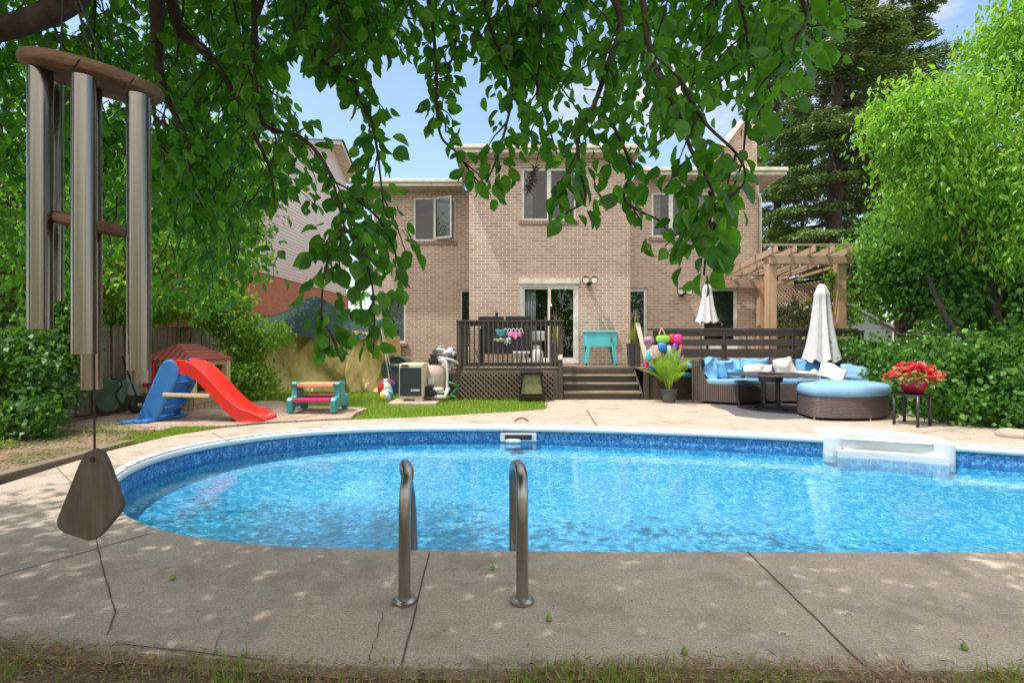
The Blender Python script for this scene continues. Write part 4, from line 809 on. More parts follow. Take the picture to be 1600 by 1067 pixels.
# ---- picket fence
M['fencewood'] = wood('weathered_fence', (.34, .28, .21), (.17, .135, .10), .9, (1, 1, .12), .6, 16)
fe = thing('picket_fence', (-7.45, 10, 0), 'weathered grey-brown vertical board fence along the side of the yard', 'fence')
y = 3.2; k = 0
while y < 14.6:
    h = 1.60+random.uniform(-.04, .05); t = random.uniform(-.02, .02); g_ = .012 if k % 5 else .045
    b = MB(); w_ = .135; b.add([(-7.45, y, 0), (-7.45, y+w_, 0), (-7.45+t, y+w_, h-.05), (-7.45+t, y+w_-.035, h), (-7.45+t, y+.035, h), (-7.45+t, y, h-.05)], []); P_ = b.v; b.v = P_+[(x_+.02, y_, z_) for x_, y_, z_ in P_]; b.f = [(0, 1, 2, 3, 4, 5), (11, 10, 9, 8, 7, 6)]+[(i, (i+1) % 6, 6+(i+1) % 6, 6+i) for i in range(6)]
    b.build('picket', M['fencewood'], fe); y += w_+g_; k += 1
b = MB(); b.box(-7.51, -7.46, 3.2, 14.7, .35, .44); b.box(-7.51, -7.46, 3.2, 14.7, 1.25, 1.34); b.build('fence_rail', M['fencewood'], fe)
# ================================================================== POOL EQUIPMENT
M['cream'] = pm('cream_enamel', (.66, .60, .45), .45, 0, (.58, .52, .38), 2, bmp=.03); M['charc'] = linesmat('charcoal_grille', (.045, .055, .07), (.02, .025, .03), .02, 0, .35, .5)
M['pvc'] = pm('pvc', (.62, .60, .55), .4, bmp=.03); M['filter'] = pm('filter_beige', (.42, .34, .28), .4, 0, (.38, .3, .25), 3, bmp=.03)
ht = thing('pool_heater', (gx(645, 10.5), 10.6, .05), 'cream pool heater with dark front grille standing on a small slab', 'pool heater'); hx0, hx1 = gx(623, 10.4), gx(661, 10.4)
pad = MB(); pad.box(gx(606, 10.2), gx(682, 10.2), 10.15, 11.0, -.03, .05); tag(pad.build('concrete_slab', M['concrete'], None, bev=.008), 'thin concrete slab on the lawn beneath the pool heater', 'slab')
b = MB(); b.box(hx0, hx1, 10.4, 11.0, .13, .82); b.build('cabinet', M['cream'], ht, bev=.03); b = MB(); b.box(hx0+.03, hx1-.02, 10.42, 10.98, .05, .14); b.build('base', M['cream'], ht)
b = MB(); b.box(hx0+.02, hx1-.03, 10.385, 10.40, .16, .74); b.build('grille', M['charc'], ht, bev=.006); b = MB(); b.box(hx0+.06, hx0+.20, 10.38, 10.40, .765, .80); b.build('vent', M['black'], ht)
b = MB(); b.box(hx0+.25, hx0+.43, 10.378, 10.385, .26, .30); b.build('badge', M['lgrey'], ht); b = MB(); b.box(hx0+.1, hx0+.32, 10.41, 10.42, .07, .10); b.build('base_vent', M['black'], ht)
ft = thing('pool_filter', (gx(678, 11), 11.1, 0), 'beige pool filter tank with black valve and white pipes beside the heater', 'pool filter'); fx = gx(677, 11)
b = MB(); b.lathe([(.10, .0), (.12, .1), (.26, .16), (.285, .25), (.285, .55), (.25, .68), (.15, .76), (.08, .78)], (fx, 11.1, 0), 28); b.build('tank', M['filter'], ft, smooth=True)
b = MB(); b.box(fx-.10, fx+.09, 10.98, 11.2, .78, .90); b.box(fx-.06, fx+.05, 11.0, 11.18, .90, .97); b.tube([(fx-.08, 11.0, .98), (fx+.12, 11.05, .97)], .02, 8); b.build('valve', M['black'], ft, bev=.01)
b = MB(); b.box(fx-.08, fx+.05, 10.80, 10.82, .36, .50); b.build('label_plate', M['lgrey'], ft)
b = MB(); b.tube(spline([(fx+.1, 11.05, .86), (fx+.24, 11.0, .86), (fx+.30, 10.95, .74), (fx+.31, 10.9, .3), (fx+.26, 10.8, .2), (fx+.1, 10.7, .2)], 5), .028, 10); b.tube(spline([(fx+.1, 11.12, .92), (fx+.4, 11.1, .86), (fx+.6, 11.3, .72)], 5), .03, 10); b.tube([(fx-.02, 10.7, .12), (fx+.12, 10.62, .12), (fx+.30, 10.62, .12), (fx+.36, 10.7, .3)], .045, 12); b.tube([(fx+.0, 10.66, .27), (fx+.26, 10.62, .27)], .05, 12); b.build('pipe', M['pvc'], ft, smooth=True)
b = MB(); b.box(fx-.10, fx+.06, 10.60, 10.78, .12, .34); b.tube([(fx-.02, 10.62, .2), (fx+.1, 10.62, .2)], .075, 14); b.build('pump', M['black'], ft, bev=.02)
b = MB(); b.tube(spline([(fx+.35, 10.75, .42), (fx+.47, 10.7, .38), (fx+.55, 10.8, .3), (fx+.4, 10.85, .14), (fx+.52, 10.75, .1)], 5), .02, 8); tag(b.build('garden_hose', pm('hose_green', (.03, .25, .10), .5), None, smooth=True), 'short green garden hose looped beside the pool filter', 'hose')
bn = thing('rubbish_bin', (gx(624, 12.6), 12.6, 0), 'dark blue-grey plastic bin with raised round lid against the brick wall', 'bin'); M['binc'] = pm('bin_dark', (.04, .055, .08), .5); bx = gx(626, 12.5)
b = MB(); b.lathe([(.20, 0), (.24, .62), (.27, .64), (.27, .70), (.25, .72)], (bx, 12.5, 0), 24); b.build('body', M['binc'], bn, smooth=False)
b = MB(); b.lathe([(.36, .0), (.37, .03), (.33, .05), (.29, .02), (.28, -.02)], (0, 0, 0), 28); mt = Matrix.Translation((gx(619, 12.9), 12.9, .56)) @ Matrix.Rotation(R(82), 4, 'X'); b.v = [tuple(mt @ Vector(v)) for v in b.v]; b.build('lid', pm('lid_green', (.07, .09, .07), .6), bn, smooth=True)
b = MB(); b.lathe([(.16, 0), (.19, .30), (.20, .32), (.19, .34)], (gx(657, 11.6), 11.6, .42), 24, sx=1.5); b.lathe([(.14, 0), (.14, .42)], (gx(657, 11.6), 11.6, 0), 12, sx=1.5); tag(b.build('storage_tub', M['white_pl'], None), 'white plastic tub standing on a block behind the pool heater', 'tub')
# camo-grey covered heap on the deck corner
b = MB(); c0 = at(697, 548, 12.2); b.ball((c0.x, 12.2, .55), .36, .35, .58, 28, 20, .8); b.v = [tuple(Vector(v)+Vector((mnoise.noise(Vector(v)*5), mnoise.noise(Vector(v)*5+Vector((9, 0, 0))), mnoise.noise(Vector(v)*4+Vector((0, 9, 0)))))*.16) for v in b.v]
M['camo'] = pm('crumpled_cover', (.55, .55, .56), .5, 0, (.05, .05, .055), 4.5, (.46, .52), (1, 1, 1.6), .5, 12, bd=.05); tag(b.build('covered_heap', M['camo'], None, smooth=True), 'heap under a crumpled black and grey cover left of the wooden deck', 'covered heap')
def beachball(px, py, d, r, cols, label):
    p = at(px, py, d); p.z = r-.03; t = thing('beach_ball', p, label, 'beach ball')
    for k in range(6):
        b_ = MB(); vs = []; fs = []; na, nb2 = 5, 12
        for j in range(nb2+1):
            th = math.pi*j/nb2
            for i in range(na+1): a = (k+i/na)*math.pi/3; vs.append(Vector((r*math.sin(th)*math.cos(a), r*math.sin(th)*math.sin(a), r*math.cos(th))))
        rot = Matrix.Rotation(R(35), 3, 'X') @ Matrix.Rotation(R(20), 3, 'Z'); b_.add([rot @ v+p for v in vs], [(j*(na+1)+i, j*(na+1)+i+1, (j+1)*(na+1)+i+1, (j+1)*(na+1)+i) for j in range(nb2) for i in range(na)]); b_.build('panel', cols[k % len(cols)], t, smooth=True)
M['ball_w'] = plastic('ball_white', (.75, .75, .72)); M['ball_b'] = plastic('ball_blue', (.02, .35, .60)); M['ball_r'] = plastic('ball_red', (.6, .02, .03)); M['ball_y'] = plastic('ball_yellow', (.8, .6, .05)); M['ball_n'] = plastic('ball_navy', (.04, .07, .20))
beachball(604, 605, 10.9, .145, [M['ball_w'], M['ball_b'], M['ball_w'], M['ball_y']], 'white and turquoise beach ball lying on the grass beside the heater'); beachball(605, 590, 11.9, .22, [M['ball_r'], M['ball_w'], M['ball_n']], 'red, white and navy beach ball behind the turquoise one')
# ---- fire pit lantern in front of the lattice
fp = thing('patio_fireplace', (gx(831, 10.95), 10.95, 0), 'black tapered outdoor fireplace with mesh panel in front of the lattice', 'fireplace'); cx = gx(831, 10.9); cy = 10.9
def frus(bb, x, y, w0, w1, z0, z1): bb.add([(x-w0, y-w0*.8, z0), (x+w0, y-w0*.8, z0), (x+w0, y+w0*.8, z0), (x-w0, y+w0*.8, z0), (x-w1, y-w1*.8, z1), (x+w1, y-w1*.8, z1), (x+w1, y+w1*.8, z1), (x-w1, y+w1*.8, z1)], [(0, 3, 2, 1), (4, 5, 6, 7), (0, 1, 5, 4), (1, 2, 6, 5), (2, 3, 7, 6), (3, 0, 4, 7)])
b = MB(); frus(b, cx, cy, .27, .27, .05, .14); b.build('bowl', M['bronze'], fp, bev=.01); b = MB(); frus(b, cx, cy, .23, .08, .62, .68); frus(b, cx, cy, .24, .24, .595, .62); b.build('hood', M['bronze'], fp, bev=.005)
for sx in (-1, 1):
    for sy in (-1, 1): b = MB(); b.bar((cx+sx*.26, cy+sy*.2, .02), (cx+sx*.19, cy+sy*.15, .60), .03); b.build('leg', M['bronze'], fp)
b = MB(); frus(b, cx, cy, .215, .165, .17, .58); b.build('mesh_panel', pm('mesh_olive', (.12, .13, .06), .7, 0, (.17, .18, .09), 14), fp)
b = MB(); c0 = gp(815, 659); b.tube(spline([c0+Vector((-.11, 0, .01)), c0+Vector((-.05, 0, .05)), c0+Vector((.03, 0, .055)), c0+Vector((.11, 0, .012))], 5), .011, 8); tag(b.build('deck_handle', M['bronze'], None, smooth=True), 'small dark arched handle on the concrete behind the pool skimmer', 'handle')
# ================================================================== ON THE WOODEN DECK
# turquoise cooler cart
M['turq'] = pm('turquoise_enamel', (.11, .58, .62), .4, 0, (.09, .50, .55), 3, bmp=.03); kt = thing('cooler_table', (gx(937, 12.8), 12.8, ZD), 'turquoise cooler table on splayed legs against the bay wall', 'cooler table')
cx0, cx1 = gx(913, 12.7), gx(963, 12.7); b = MB(); b.box(cx0, cx1, 12.6, 12.95, gz(542, 12.7), gz(520, 12.7)); b.build('body', M['turq'], kt, bev=.02)
b = MB(); b.box(cx0-.02, cx1+.02, 12.58, 12.97, gz(520, 12.7), gz(518, 12.7)+.01); b.build('lid', M['turq'], kt, bev=.01)
for x, s_ in ((cx0+.06, -1), (cx1-.06, 1)):
    for y in (12.62, 12.92): b = MB(); b.bar((x-s_*.03, y, gz(541, 12.7)), (x+s_*.03, y, ZD+.04), .085, .05, (0, 1, 0)); b.build('leg', M['turq'], kt, bev=.006)
b = MB(); b.tube([(cx0-.02, 12.75, gz(524, 12.7)), (cx0-.07, 12.75, gz(526, 12.7))], .015, 8); b.tube([(cx1+.02, 12.75, gz(524, 12.7)), (cx1+.07, 12.75, gz(526, 12.7))], .015, 8); b.build('handle', M['steel'], kt)
b = MB(); 
for x in (cx0+.03, cx1-.03): b.tube([(x, 12.6, ZD+.03), (x+.03, 12.6, ZD+.03)], .03, 10)
b.build('caster', M['black'], kt); b = MB(); b.box(cx1-.16, cx1-.12, 12.57, 12.60, gz(533, 12.7), gz(526, 12.7)); b.build('bottle_opener', M['steel'], kt)
# barbecue with shelves, propane tank, planters, laundry
gr = thing('barbecue', (gx(800, 12.4), 12.4, ZD), 'black barbecue with flat side shelves standing behind the deck railing', 'barbecue')
b = MB(); b.box(gx(748, 12.3), gx(787, 12.3), 12.1, 12.6, gz(500, 12.3), gz(496.5, 12.3)+.02); b.box(gx(790, 12.3), gx(829, 12.3), 12.1, 12.6, gz(500, 12.3), gz(496, 12.3)+.02); b.build('shelf', M['black'], gr, bev=.006)
b = MB(); b.box(gx(752, 12.3), gx(820, 12.3), 12.15, 12.55, ZD+.30, gz(505, 12.3)); b.build('cabinet', pm('bbq_navy', (.02, .025, .04), .4), gr, bev=.01)
for x in (gx(752, 12.3), gx(824, 12.3)):
    for y in (12.15, 12.5): b = MB(); b.box(x-.03, x+.03, y, y+.05, ZD, ZD+.9); b.build('leg', M['black'], gr)
b = MB(); b.box(gx(774, 12.3), gx(778, 12.3), 12.3, 12.36, gz(497, 12.3), gz(488, 12.3)); b.build('knob', M['black'], gr)
pt_ = thing('propane_tank', (gx(839, 12.3), 12.3, ZD), 'white propane tank on the deck behind the railing', 'propane tank'); px_ = gx(839, 12.3)
b = MB(); b.lathe([(.10, 0), (.15, .03), (.155, .12), (.155, .30), (.13, .38), (.06, .42)], (px_, 12.3, ZD), 24); b.build('tank', M['white_pl'], pt_, smooth=True); b = MB(); b.lathe([(.09, .40), (.10, .42), (.10, .50), (.085, .50)], (px_, 12.3, ZD), 16); b.build('collar', M['white_pl'], pt_)
b = MB(); b.box(gx(831, 12.5), gx(851, 12.5), 12.5, 12.8, 1.28, 1.52); tag(b.build('folded_chair_back', M['lgrey'], None, bev=.02), 'pale grey seat back standing on the deck above the propane tank', 'chair')
b = MB(); b.box(gx(800, 12.5), gx(826, 12.5), 11.7, 12.05, ZD+.3, ZD+.36); b.box(gx(804, 12.5), gx(808, 12.5), 11.72, 12.0, ZD, ZD+.3); b.box(gx(820, 12.5), gx(824, 12.5), 11.72, 12.0, ZD, ZD+.3); tag(b.build('white_stool', M['white_pl'], None, bev=.01), 'low white stool on the deck behind the balusters', 'stool')
# swimwear hung on the railing
def drape(c0, w_, h_, mat, name, label, seed):
    b_ = MB(); vs = []
    for j in range(9):
        for i in range(11):
            u = i/10-.5; v_ = j/8; vs.append(c0+Vector((u*w_*(1-.25*v_*math.sin(i*1.9+seed)), -.02-.03*mnoise.noise(Vector((u*9+seed, v_*3, 0)))-.015*math.sin(i*2.1+seed), -v_*h_*(1+.35*math.sin(i*1.3+seed)))))
    b_.add(vs, [(j*11+i, j*11+i+1, (j+1)*11+i+1, (j+1)*11+i) for j in range(8) for i in range(10)]); o = b_.build(name, mat, None, smooth=True); o.modifiers.new('s', 'SOLIDIFY').thickness = .012; tag(o, label, 'swimwear', 'swimwear drying on the deck railing')
M['pink'] = pm('pink_cloth', (.75, .10, .42), .8, 0, (.85, .35, .6), 14); M['tealc'] = pm('teal_cloth', (.02, .16, .20), .8, 0, (.10, .35, .40), 14); M['printc'] = pm('print_cloth', (.65, .68, .72), .8, 0, (.06, .08, .18), 22, (.45, .55)); M['yell'] = pm('yellow_print', (.55, .52, .25), .8, 0, (.3, .3, .2), 25)
drape(at(804, 519, 11.08), .30, .12, M['pink'], 'swimsuit', 'bright pink and white swimsuit hanging on the deck railing', 1); drape(at(782, 515, 11.09), .22, .16, M['tealc'], 'swimsuit', 'dark teal swimsuit hanging on the deck railing', 2)
drape(at(793, 528, 11.07), .14, .13, M['printc'], 'swimsuit', 'small navy and white print swimsuit hanging lowest on the railing', 3); drape(at(780, 529, 11.07), .20, .06, M['yell'], 'swimsuit', 'thin yellow print strip hanging under the teal swimsuit', 4)
for (px, lab, n_) in ((797, 'white hanger', 1),):
    b = MB()
    for k in range(5): c0 = at(789+k*6, 518, 11.08); b.tube(spline([c0+Vector((-.05, 0, -.09)), c0+Vector((-.01, -.01, .04)), c0+Vector((.03, 0, .06)), c0+Vector((.07, 0, -.05))], 4), .008, 6)
    tag(b.build('swim_straps', M['white_pl'], None), 'tangle of white straps above the pink swimsuit on the railing', 'straps')
# tall planters with grass plants
M['pot_dk'] = pm('dark_pot', (.06, .065, .07), .6); M['reed'] = leafmat('reed', (.25, .30, .06), (.42, .38, .13), .3, .6)
def arcs(name, base, n_, h, spread, w_, mat, par, segs=5, droop=1., hvar=.3, leaflets=0):
    V = []; Fc = []; rn = []
    for k in range(n_):
        a = random.uniform(0, 6.283); hh = h*random.uniform(1-hvar, 1); sp = spread*random.uniform(.25, 1); d = Vector((math.cos(a), math.sin(a), 0)); s_ = Vector((-d.y, d.x, 0)); r_ = random.random(); P = []
        for j in range(segs+1):
            t = j/segs; P.append(Vector(base)+d*(sp*t**1.4+.02)+Vector((0, 0, hh*(t-droop*.5*t*t*sp/max(spread, .01)))))
        if not leaflets:
            for j in range(segs):
                w0 = w_*(1-(j/segs)**2); w1 = w_*(1-((j+1)/segs)**2)+.0005; b0 = len(V); V += [P[j]-s_*w0, P[j]+s_*w0, P[j+1]+s_*w1, P[j+1]-s_*w1]; Fc.append((b0, b0+1, b0+2, b0+3)); rn.append(r_)
        else:
            for j in range(leaflets):
                t = .25+.75*j/leaflets; q_ = t*segs; i_ = min(segs-1, int(q_)); p = P[i_].lerp(P[i_+1], q_-i_); fd_ = (P[i_+1]-P[i_]).normalized(); ll = leaf_len*math.sin(math.pi*min(.97, .18+t*.8))
                for sg_ in (-1, 1):
                    dd_ = (fd_*.75+s_*sg_*.8+Vector((0, 0, -.15))).normalized(); b0 = len(V); cr_ = fd_.cross(dd_).normalized(); wv = dd_.cross(cr_)*w_; V += [p, p+dd_*ll*.45+wv, p+dd_*ll, p+dd_*ll*.45-wv]; Fc.append((b0, b0+1, b0+2, b0+3)); rn.append(min(1, max(0, r_+random.uniform(-.2, .2))))
            for j in range(segs): b0 = len(V); V += [P[j]-s_*.004, P[j]+s_*.004, P[j+1]+s_*.003, P[j+1]-s_*.003]; Fc.append((b0, b0+1, b0+2, b0+3)); rn.append(1.)
    return npmesh(name, [tuple(v) for v in V], Fc, mat, par, rn)
for (px, d, lab) in ((870, 12.0, 'tall dark planter of reedy grass in front of the sliding door'), (990, 12.2, 'tall dark planter of feathery reeds beside the right stair rail')):
    p = Vector((gx(px, d), d, ZD)); t = thing('reed_planter', p, lab, 'potted plant'); b = MB(); b.add([], []); frus(b, p.x, p.y, .12, .15, ZD, ZD+.55); b.build('pot', M['pot_dk'], t, bev=.01)
    arcs('reeds', (p.x, p.y, ZD+.5), 70, .62, .28, .010, M['reed'], t); arcs('plume', (p.x, p.y, ZD+.5), 12, .95, .22, .012, M['reed'], t, droop=.3)
# pool floats hanging in a cluster on the privacy rail
def fl(name, c0, rx, ry, rz, mat, label, e=.8, rot=0, kind='pool float'):
    b_ = MB(); b_.ball(c0, rx, ry, rz, 18, 12, e, Matrix.Rotation(R(rot), 3, 'Y')); o = b_.build(name, mat, None, smooth=True); tag(o, label, kind, 'pool toys hanging on the privacy rail'); return o
cols = dict(purple=(.22, .04, .50), lime=(.28, .62, .06), pinkr=(.78, .03, .22), blue2=(.02, .20, .62), mauve=(.38, .20, .32), cyan=(.10, .55, .70), orange=(.80, .35, .08), white=(.7, .7, .7), teal2=(.02, .35, .40))
for k_, v_ in cols.items(): M[k_] = plastic('toy_'+k_, v_, .4)
Y0 = 11.0
M['mauvep'] = pm('mauve_print', (.42, .25, .36), .7, 0, (.12, .07, .12), 12, (.4, .6)); M['floral'] = pm('floral_print', (.55, .20, .22), .7, 0, (.75, .65, .6), 16, (.42, .6))
fl('backpack', at(1014, 533, Y0), .12, .07, .10, M['mauvep'], 'mauve patterned child backpack at the left end of the toy cluster', kind='backpack'); fl('swim_bag', at(1024, 551, Y0-.05), .13, .07, .16, M['floral'], 'floral print bag below the mauve backpack', kind='bag')
fl('arm_float', at(1014, 555, Y0-.04), .07, .05, .13, M['cyan'], 'light cyan arm float at the lower left of the cluster', rot=8); fl('swim_bag', at(1036, 530, Y0), .15, .06, .085, M['lime'], 'lime green swim bag hanging above the blue float', .6, kind='bag')
b = MB(); c0 = at(1034, 520, Y0); b.tube(spline([c0+Vector((-.06, 0, -.04)), c0+Vector((0, 0, .09)), c0+Vector((.07, 0, -.04))], 5), .012, 6); tag(b.build('bag_strap', M['tan_pl'], None), 'tan strap of the lime green bag looped on the rail', 'strap')
fl('arm_float', at(1034, 543, Y0-.06), .11, .08, .11, M['blue2'], 'deep blue round float below the lime bag'); fl('arm_float', at(1050, 529, Y0), .08, .07, .10, M['crimson'], 'dark red float left of the pink ball float'); fl('arm_float', at(1059, 530, Y0-.05), .10, .08, .11, M['pinkr'], 'hot pink round float at the top right of the cluster')
fl('arm_float', at(1055, 541, Y0-.06), .06, .05, .07, M['purple'], 'small violet float under the pink one'); fl('life_vest', at(1061, 553, Y0-.03), .07, .05, .16, M['purple'], 'purple life vest side panel hanging below the pink float', rot=10, kind='life vest'); fl('arm_float', at(1062, 546, Y0-.05), .035, .05, .12, M['orange'], 'slim orange float strip at the right of the cluster', rot=8)
fl('life_vest', at(1045, 548, Y0-.03), .06, .05, .12, M['white'], 'white and green life vest hanging in the middle of the cluster', kind='life vest'); fl('arm_float', at(1048, 557, Y0-.04), .08, .05, .07, M['blue2'], 'flat blue float hanging lowest in the middle'); fl('arm_float', at(1009, 571, Y0-.04), .05, .05, .11, M['pinkr'], 'pink-red float at the foot of the stair rail', rot=-15)
fl('arm_float', at(1018, 574, Y0-.06), .10, .05, .06, M['blue2'], 'blue float lying low beside the stair rail'); 
b = MB(); b.tube([at(1073, 567, 10.9), at(1086, 579, 10.8)], .045, 12); tag(b.build('pool_noodle', plastic('noodle_blue', (.05, .30, .70), .7), None, smooth=True), 'blue foam pool noodle end poking out beside the sofa', 'pool noodle')
b = MB(); b.box(gx(1056, 10.95), gx(1088, 10.95), 10.9, 10.97, .52, .60); tag(b.build('kickboard', M['teal2'], None, bev=.02), 'flat teal kickboard lying on the ledge behind the palm', 'kickboard')
# potted palm
leaf_len = .20; pb = gp(1045, 629); pp = thing('potted_palm', pb, 'feathery green potted palm in a grey pot in front of the deck', 'potted plant')
b = MB(); b.lathe([(.11, .0), (.125, .01), (.165, .24), (.18, .26), (.18, .285), (.165, .285), (.155, .26)], pb, 28); b.build('pot', pm('grey_pot', (.07, .08, .09), .6), pp, smooth=False)
M['palm'] = leafmat('palm', (.08, .22, .03), (.34, .48, .08), .35, .4); arcs('fronds', pb+Vector((0, 0, .24)), 30, 1.12, .66, .0055, M['palm'], pp, segs=8, droop=1.0, leaflets=30)
b = MB()
for k in range(9): a = k*.7; b.tube([pb+Vector((.03*math.cos(a), .03*math.sin(a), .22)), pb+Vector((.10*math.cos(a), .10*math.sin(a), .5))], .009, 6)
b.build('stem', M['reed'], pp)
# ================================================================== CLOSED PARASOLS
M['canvas'] = pm('grey_white_canvas', (.66, .65, .67), .8, 0, (.58, .57, .60), 5, bmp=.15)
def parasol(p, top, bot, r, label, arm=False, cap=True):
    t = thing('closed_parasol', p, label, 'parasol', 'closed parasols'); H = top-bot; b_ = MB(); seg = 96; prof = [(.10, 1.0), (.24, .955), (.33, .90), (.42, .86), (.40, .84), (.46, .70), (.60, .45), (.80, .2), (1.0, .03)]
    vs = []
    for (rr, z) in prof:
        for k in range(seg):
            a = 2*math.pi*k/seg; fold = 1-.30*abs(math.sin(a*4))**.7*min(1, (1-z)*2+.3)+.03*math.sin(a*17)*(1-z); zz = z-(.05*abs(math.sin(a*4)) if z < .1 else 0); vs.append((p[0]+r*rr*fold*math.cos(a), p[1]+r*rr*fold*math.sin(a)*.8, bot+H*zz))
    b_.add(vs, [(i*seg+k, i*seg+(k+1) % seg, (i+1)*seg+(k+1) % seg, (i+1)*seg+k) for i in range(len(prof)-1) for k in range(seg)]); b_.build('canopy', M['canvas'], t, smooth=True)
    b_ = MB(); b_.lathe([(.02, 0), (.045, .01), (.045, .06), (.02, .09)], (p[0], p[1], top-.02), 12); b_.build('finial', M['bronze'], t, smooth=True)
    if not arm: b_ = MB(); b_.tube([(p[0], p[1], p[2]), (p[0], p[1], bot+.2)], .024, 10); b_.build('pole', M['bronze'], t, smooth=True)
    else:
        b_ = MB(); b_.tube(spline([(p[0]+.06, p[1]+.05, top-.03), (p[0]+.17, p[1]+.12, top-.25), (p[0]+.27, p[1]+.18, top-.7), (p[0]+.34, p[1]+.22, top-1.2), (p[0]+.36, p[1]+.22, .4), (p[0]+.36, p[1]+.22, 0)], 6), .030, 10); b_.build('curved_pole', M['bronze'], t, smooth=True)
        b_ = MB(); b_.tube([(p[0], p[1], bot+.25), (p[0], p[1], bot-.02)], .02, 8); b_.build('hub', M['bronze'], t, smooth=True)
parasol((gx(1105, 12), 12, ZD), gz(443, 12), gz(504, 12), .28, 'small closed grey-white parasol standing on the deck by the window'); 
q_ = gx(1284, 10.75); parasol((q_, 10.75, 0), gz(443, 10.75), gz(564, 10.75), .41, 'large closed grey-white cantilever parasol leaning behind the sofa', True)
# ================================================================== SOFA, TABLE, OTTOMAN
def wickermat(name, col, col2):
    m, n, b, o = newmat(name); t = n.nodes.new('ShaderNodeTexCoord'); w_ = n.nodes.new('ShaderNodeTexWave'); w_.wave_type = 'BANDS'; w_.bands_direction = 'Z'; w_.inputs['Scale'].default_value = 14; w_.inputs['Distortion'].default_value = 1.; n.links.new(t.outputs['Object'], w_.inputs[0])
    v = objco(n); f = ramp(n, noi(n, v, 55, 3), .35, .65); c = mixc(n, f, col, col2); c = mixc(n, ramp(n, w_.outputs['Fac'], .2, .9), tuple(x*.45 for x in col), c); n.links.new(c, b.inputs['Base Color']); b.inputs['Roughness'].default_value = .55; bump(n, b, w_.outputs['Fac'], .6, .01); return m
M['wicker'] = wickermat('dark_wicker', (.12, .085, .08), (.20, .15, .145)); M['bluec'] = pm('blue_cushion', (.12, .36, .66), .75, 0, (.16, .42, .72), 3, bmp=.2, fine=9, bd=.02); M['bluec2'] = pm('pale_blue_cushion', (.22, .42, .62), .75, 0, (.17, .34, .54), 1.6, bmp=.2, fine=8, bd=.02); M['whitec'] = pm('off_white_cushion', (.68, .65, .62), .8, 0, (.60, .57, .55), 3, bmp=.3, fine=10, bd=.02)
sf = thing('wicker_sofa', (5.3, 10.8, 0), 'curved dark wicker sectional sofa with blue seat cushions along the deck', 'sofa')
OUT = spline([(3.74, 10.62, 0), (4.25, 10.98, 0), (5.1, 11.08, 0), (6.1, 11.06, 0), (6.85, 10.85, 0), (7.2, 10.35, 0)], 5); INN = spline([(4.50, 10.12, 0), (4.80, 10.32, 0), (5.25, 10.40, 0), (5.85, 10.36, 0), (6.3, 10.15, 0), (6.5, 9.85, 0)], 5)
def band(f0, f1, z0, z1, name, mat, par, bev=.012):
    P = [a.lerp(c_, f0) for a, c_ in zip(OUT, INN)]; Q = [a.lerp(c_, f1) for a, c_ in zip(OUT, INN)]; n_ = len(P); vs = [(p.x, p.y, z0) for p in P]+[(p.x, p.y, z0) for p in Q]+[(p.x, p.y, z1) for p in P]+[(p.x, p.y, z1) for p in Q]; fs = []
    for i in range(n_-1): fs += [(i, i+1, n_+i+1, n_+i), (2*n_+i, 3*n_+i, 3*n_+i+1, 2*n_+i+1), (i, 2*n_+i, 2*n_+i+1, i+1), (n_+i, n_+i+1, 3*n_+i+1, 3*n_+i)]
    fs += [(0, n_, 3*n_, 2*n_), (n_-1, 3*n_-1, 4*n_-1, 2*n_-1)]; b_ = MB(); b_.add(vs, fs); return b_.build(name, mat, par, bev=bev)
band(.14, 1, .05, .385, 'seat_base', M['wicker'], sf); band(0, .138, .05, .90, 'backrest', M['wicker'], sf); band(.20, .97, .388, .50, 'seat_cushion', M['bluec2'], sf, .03)
b = MB(); e0, e1 = OUT[0], INN[0]; dn = Vector((-.6, -.75, 0)).normalized()*.05
b.add([(p+k*dn) for k in (0, 1) for p in (e0+Vector((0, 0, .05)), e1+Vector((0, 0, .05)), e1+Vector((0, 0, .39)), e0.lerp(e1, .34)+Vector((0, 0, .42)), e0.lerp(e1, .15)+Vector((0, 0, .88)), e0+Vector((0, 0, .9)))], [(0, 1, 2, 3, 4, 5), (11, 10, 9, 8, 7, 6)]+[(i, (i+1) % 6, 6+(i+1) % 6, 6+i) for i in range(6)]); b.build('end_panel', linesmat('ribbed_wicker', (.13, .095, .09), (.04, .03, .028), .034, 0, .4, .6), sf, bev=.01)
b = MB()
for p in (INN[0], OUT[0], INN[-1], INN[12]): b.tube([(p.x, p.y+.03, 0), (p.x, p.y+.03, .06)], .02, 8)
b.build('foot', M['steel'], sf)
